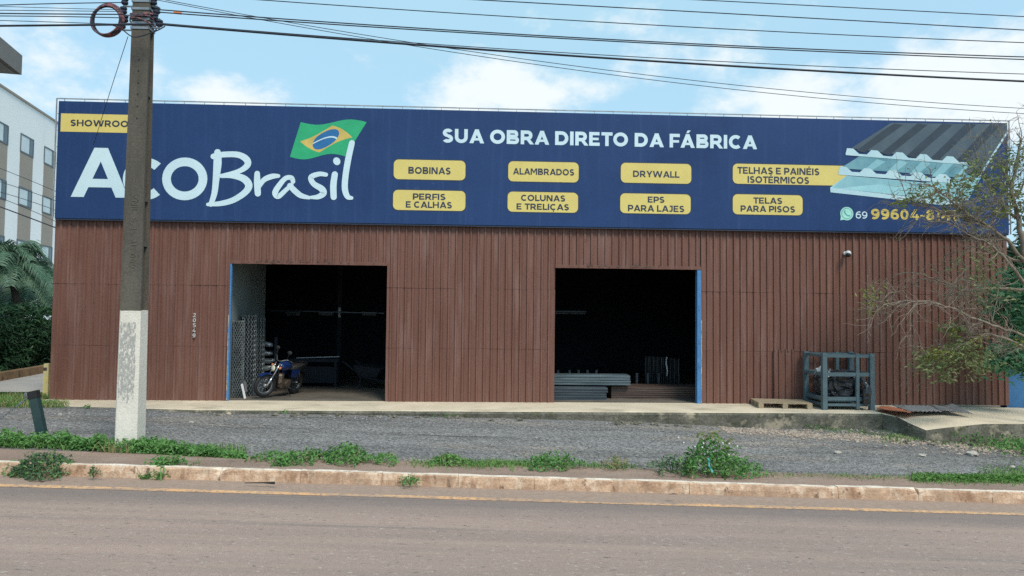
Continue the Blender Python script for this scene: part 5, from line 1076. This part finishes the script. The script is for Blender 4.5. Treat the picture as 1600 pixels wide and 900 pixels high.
# ------------------------------------------------------------------ weeds, grass, stones
def blades(b, x, y, z, h, n_, sp, lean=1.1):
    for _ in range(n_):
        a_ = rng.random()*6.28; o_ = np.array([x+rng.normal()*sp, y+rng.normal()*sp, z-.01]); hh = h*(.5+.7*rng.random()); d = np.array([math.cos(a_),math.sin(a_),0]); s_ = np.array([-d[1],d[0],0])*.0045*(1+h*3); k = lean*hh*rng.random()
        b.add([o_-s_, o_+s_, o_+d*k*.4+s_*.8+np.array([0,0,hh*.6]), o_+d*k*.4-s_*.8+np.array([0,0,hh*.6]), o_+d*k+np.array([0,0,hh])], [(0,1,2,3),(3,2,4)])
def weed(px, py, wpx, hpx, n, m, lab, size=.06, Y=None, stems=10, name='weed_plant', group='weeds along the kerb', z=None, extra=None, dens=.35):
    c = atz(px,py,S(9)+.1); 
    for _ in range(4): zz_ = (Hw(c[0],c[1]) if z is None else z); c = atz(px,py,zz_)
    dist = np.linalg.norm(c-CAM); sx = wpx/2*dist/FPX; h = hpx*dist/FPX
    o = thing(name, lab, 'weed', c, group); b = MB()
    for i in range(stems):
        a_ = rng.random()*6.28; rr = rng.random()**.6; tip = np.array([sx*rr*math.cos(a_), min(sx,.35)*rr*math.sin(a_), h*(1-.55*rr*rr)*(.7+.3*rng.random())]); b.tube(smooth([(0,0,-.02), tip*np.array([.55,.55,.55]), tip],3), [.005]*6+[.003], 4)
    b.build('stem', m, o)
    a_ = rng.random(n)*2*math.pi; rr = rng.random(n)**.5; lob = 1+.25*np.sin(a_*3+px)+.15*np.sin(a_*5+1)
    X = sx*rr*np.cos(a_)*lob; Y_ = min(sx,.34)*rr*np.sin(a_)*lob; top_ = h*np.clip(1-.85*rr**2,.12,1)*(1+.25*np.array([nz(x*14,y*14,px) for x, y in zip(X,Y_)])); Z = top_*(dens+(1-dens)*rng.random(n))
    P_ = np.stack([X,Y_,np.maximum(Z,.01)],1); out_ = rng.random(n) < .10; P_[out_] *= np.array([1.25,1.1,1.25])
    sel = rng.random(n); b = MB(); b.leaves(P_[sel < .72], size, up=.5, asp=.5); b.m = 1; b.leaves(P_[(sel >= .72) & (sel < .95)], size*1.15, up=.8, asp=.42); b.m = 2; b.leaves(P_[sel >= .95], size*.9, up=.2, asp=.3)
    for k_ in range(max(2, n//40)):
        q_ = P_[rng.integers(n)]; b.m = 2 if rng.random() < .4 else 1; blades(b, q_[0]*1.1, q_[1]*1.1, .0, min(.22, h*1.1+.03), 1, .02, .7)
    b.build('foliage', [m, M_WEEDLIGHT, M_STRAW], o)
    return o
def Hw(x, y):
    if y < -5.7: return S(x)
    if y < -5.55: return S(x)+.148
    if y < -4.5: return S(x)+.12
    return Hg(x, y)
weed(68,743,84,30,1700,M_WEEDDARK,'wide dull green weed overhanging the kerb at the far left',.05,stems=18); weed(258,742,66,27,900,M_WEED,'bushy weed on the kerb just right of the pole',.055); weed(441,741,36,26,560,M_WEED,'compact round weed on the footway edge right of the pole',.055)
weed(540,721,72,26,520,M_WEED,'rounded leafy weed, largest clump behind the footway in the middle',.065); weed(478,720,70,18,380,M_WEED,'low leafy weed joined to the left of the largest clump',.06); weed(595,722,60,13,240,M_WEED,'low trailing weed right of the largest clump',.05); weed(425,718,60,13,240,M_WEED,'low weed between the kerb weed and the leafy clumps',.05)
weed(862,730,84,22,560,M_WEED,'dome shaped leafy weed behind the footway in the middle right',.055); weed(962,732,48,20,120,M_STRAW,'sparse straw coloured weed left of the tall flowering shrub',.05); weed(700,724,56,14,300,M_GRASS,'bright grassy tuft behind the footway left of centre',.06)
weed(575,760,9,18,0+40,M_WEEDDARK,'tiny weed in a crack of the kerb face near the leaf litter',.03,stems=4) if False else None
weed(641,757,26,16,90,M_WEED,'small weed growing from a crack in the kerb face',.04,stems=5,z=S(7)+.02)
weed(146,744,16,16,50,M_WEEDDARK,'tiny weed in a kerb crack left of the pole',.035,stems=5,z=S(3)+.03)
# tall flowering shrub with a ribbon
sh = weed(1108,741,84,56,1200,M_WEED,'tall leafy shrub with pale flowers and a turquoise ribbon',.06,stems=24); so_ = np.array(sh.location)
weed(1050,739,64,28,300,M_WEEDDARK,'reddish green weed at the left foot of the tall shrub',.05); weed(1158,742,70,24,380,M_WEED,'low green weed at the right foot of the tall shrub',.055)
b = MB(); C = np.array([aty(1108+rng.normal()*12,683+rng.normal()*5,so_[1]) for _ in range(60)]+[aty(1135+rng.normal()*7,697+rng.normal()*7,so_[1]) for _ in range(36)])-so_; b.leaves(C, .055); b.build('yellow_tops', M_LEAFYEL, sh)
b = MB(); 
for i in range(16): q_ = aty(1105+rng.normal()*30,708+rng.normal()*10,so_[1]-.12)-so_; b.blob(q_, .013, 6, 4, 0)
b.build('flowers', M_WHITEPL, sh)
b = MB(); 
for px in (1098,1108,1118,1135): b.tube(smooth([(0,0,0), (aty(px,712,so_[1])-so_), aty(px+4,688,so_[1])-so_],4), .005, 4)
b.build('tall_stem', M_BARK, sh)
b = MB(); q0 = aty(1106,716,so_[1]-.25); q1 = aty(1112,738,so_[1]-.30); b.grid([[q0*(1-t_)+q1*t_+np.array([dx+.012*math.sin(t_*9),-.01*math.sin(t_*14),0]) for t_ in ux(0,1,12)] for dx in (-.013,.013)]); tag(b.build('ribbon', M_RIBBON), 'turquoise ribbon caught on the front of the tall shrub', 'ribbon')
for px, py, w_, h_, n, lab in ((1050,647,18,8,60,'small green tuft on the crumbling apron edge before the right doorway'), (1168,662,22,10,90,'small green tuft against the apron face near the pallet'), (1036,658,22,9,70,'weedy tuft at the foot of the apron before the right doorway'), (776,648,26,9,90,'green tuft at the apron edge between the two doorways'), (700,650,44,6,80,'flat green patch along the apron edge left of centre'), (446,645,22,5,50,'flat green patch at the apron edge below the motorcycle'), (135,638,12,6,30,'tiny tuft at the apron edge left of the pole'), (1270,668,60,6,90,'thin weeds along the apron foot below the crate')):
    weed(px,py,w_,h_,n,M_WEED,lab,.04,stems=4,group='tufts along the apron', z=H(atz(px,py,-.1)[0],-1.5)+.01)
# grass and ground-cover masses
b = MB(); C = []; sz = []
for i in range(5200):                                  # leafy creeping cover under the pole
    px = rng.uniform(-30,385); u = rng.random(); top_ = 679 if px < 100 else (684 if px < 290 else 684+(px-290)*.17); bot = 706+max(0,px-90)*.030
    hh = (.15+.10*nz(px*.035)+.06*nz(px*.11))*(1-.55*max(0,px-250)/140)
    pg = bot-4-(bot-top_)*.28*rng.random(); c = atz(px,pg,H(3,-4.5)+.02)
    C.append((c[0], c[1]+.0, H(c[0],c[1])+.02+hh*rng.random()*(1 if u > .2 else .3)))
C = np.array(C); kx = np.array([nz(q[0]*2.2,q[1]*3) for q in C])+rng.normal(size=len(C))*.15; b.m = 0; b.leaves(C[kx < .02], .07, up=.5, asp=.5); b.m = 2; b.leaves(C[kx >= .02], .055, up=.5, asp=.45); b.m = 1
for i in range(420): px = rng.uniform(-30,380); c = atz(px,704,H(3,-4.5)); blades(b, c[0], c[1]+rng.random()*.25, H(c[0],c[1]), .14, 2, .05)
tag(b.build('creeping_weeds', [M_WEED, M_GRASS, M_WEEDLIGHT]), 'continuous leafy green weed cover around the foot of the pole', 'weeds', kind='stuff')
b = MB(); b.m = 0
for i in range(46): px = 222+abs(rng.normal())*26; c = atz(px,700,H(3,-4.5)); blades(b, c[0], c[1], H(c[0],c[1]), .20, 2, .03)
b.m = 1
for i in range(16): px = 196+rng.normal()*14; c = atz(px,700,H(3,-4.5)); blades(b, c[0], -4.65+.04*rng.normal(), H(c[0],-4.6), .20, 2, .03)
def strip(px0, px1, py, n_, h, m_, sp=.05, jit=3):
    b.m = m_
    for i in range(n_): px = rng.uniform(px0,px1); c = atz(px,py(px)+rng.normal()*jit,H(12,-4.4)); z_ = Hw(c[0],c[1]); c = atz(px,py(px)+rng.normal()*jit,z_); blades(b, c[0], c[1], Hw(c[0],c[1]), h, 3, sp)
strip(640,1000,lambda p: 723+(p-640)*.022,420,.06,0); strip(720,820,lambda p: 725,200,.07,0); strip(1190,1430,lambda p: 742+(p-1190)*.016,220,.035,0,.06,2); strip(1425,1640,lambda p: 748+(p-1425)*.012,900,.045,0,.08,3); strip(1540,1640,lambda p: 738,400,.06,0,.09,5)
strip(1440,1640,lambda p: 676+(p-1440)*.13,1100,.07,0,.09,6); strip(1290,1450,lambda p: 672+(p-1290)*.06,300,.05,0,.06,2); strip(1380,1480,lambda p: 681+(p-1380)*.02,220,.07,0,.06,2)
b.m = 0
for i in range(1100):
    px = rng.uniform(-20,100); c = atz(px,rng.uniform(618,636),0.0)
    if c[0] > -.1 and c[1] > -.5: continue
    blades(b, c[0], c[1], H(c[0],c[1]), .11, 3, .06); b.m = 1 if rng.random() < .3 else 0
C = []
for i in range(2600):
    px = rng.uniform(1425,1640); c = atz(px,747+(px-1425)*.012+rng.normal()*2.5-abs(rng.normal())*max(0,(px-1530))*.05,H(12,-4.4)); g = Hw(c[0],c[1]); c = atz(px,747+(px-1425)*.012+rng.normal()*3,g); C.append((c[0],c[1],Hw(c[0],c[1])+.055*rng.random()))
b.m = 0; b.leaves(np.array(C), .045)
tag(b.build('grass_tufts', [M_GRASS, M_STRAW]), 'scattered grass along the footway, the driveway edge and the right verge', 'grass', kind='stuff')
b = MB(); C = []
for i in range(1500): px = rng.uniform(1450,1640); c = atz(px,672+(px-1440)*.13+rng.normal()*6,-.4); C.append((c[0],c[1],H(c[0],c[1])+.20*rng.random()))
b.leaves(np.array(C), .07); tag(b.build('verge_weeds', M_WEED), 'leafy green weeds below the broken apron at the right edge', 'weeds', kind='stuff')
# single stones
for i, (px, py, r_, lab) in enumerate(((1519,711,.075,'largest pale stone on the gravel at the right'), (1441,713,.05,'pale flattish stone left of the largest one'), (1309,709,.05,'tan stone on the gravel below the crate'), (1582,731,.04,'small white stone at the far right edge of the gravel'), (1192,668,.05,'pale stone at the foot of the apron below the pallet'), (548,644,.05,'pale stone at the apron edge below the left doorway'), (94,648,.03,'small white stone on the gravel left of the pole'), (299,661,.035,'small pale stone on the gravel right of the pole'), (78,628,.06,'brownish stone at the corner of the warehouse apron'), (1060,662,.03,'small pale stone before the crumbling apron edge'))):
    c = atz(px,py,-.2)
    for _ in range(4): c = atz(px,py,Hg(c[0],c[1]) if c[1] < -1.2 else .0)
    b = MB(); b.blob((0,0,r_*.3), (r_*1.25,r_*.9,r_*.62), 12, 8, .22, i+1); o = b.build('stone', M_STONE); o.location = c; tag(o, lab, 'stone', 'stones lying on the forecourt')
b = MB(); c = atz(423,758,S(5)); b.tube([c+np.array([-.33,.03,.02]), c+np.array([-.1,.0,.03]), c+np.array([.05,-.01,.03])], [.005,.008,.018], 6); tag(b.build('burnt_stick', M_BLACK), 'short black stick lying in the gutter dust', 'stick')
for i, (px, py, lab) in enumerate(((308,757,'brown dry leaf scrap in the gutter below the pole'), (1052,774,'dark dry leaf scrap in the gutter right of centre'))):
    c = atz(px,py,S(8)); b = MB(); b.add([c+np.array(v) for v in ((-.07,0,.012),(0,-.03,.03),(.07,0,.014),(0,.03,.02))], [(0,1,2),(0,2,3)]); tag(b.build('dry_leaf', M_RUSTPROF), lab, 'dry leaf')
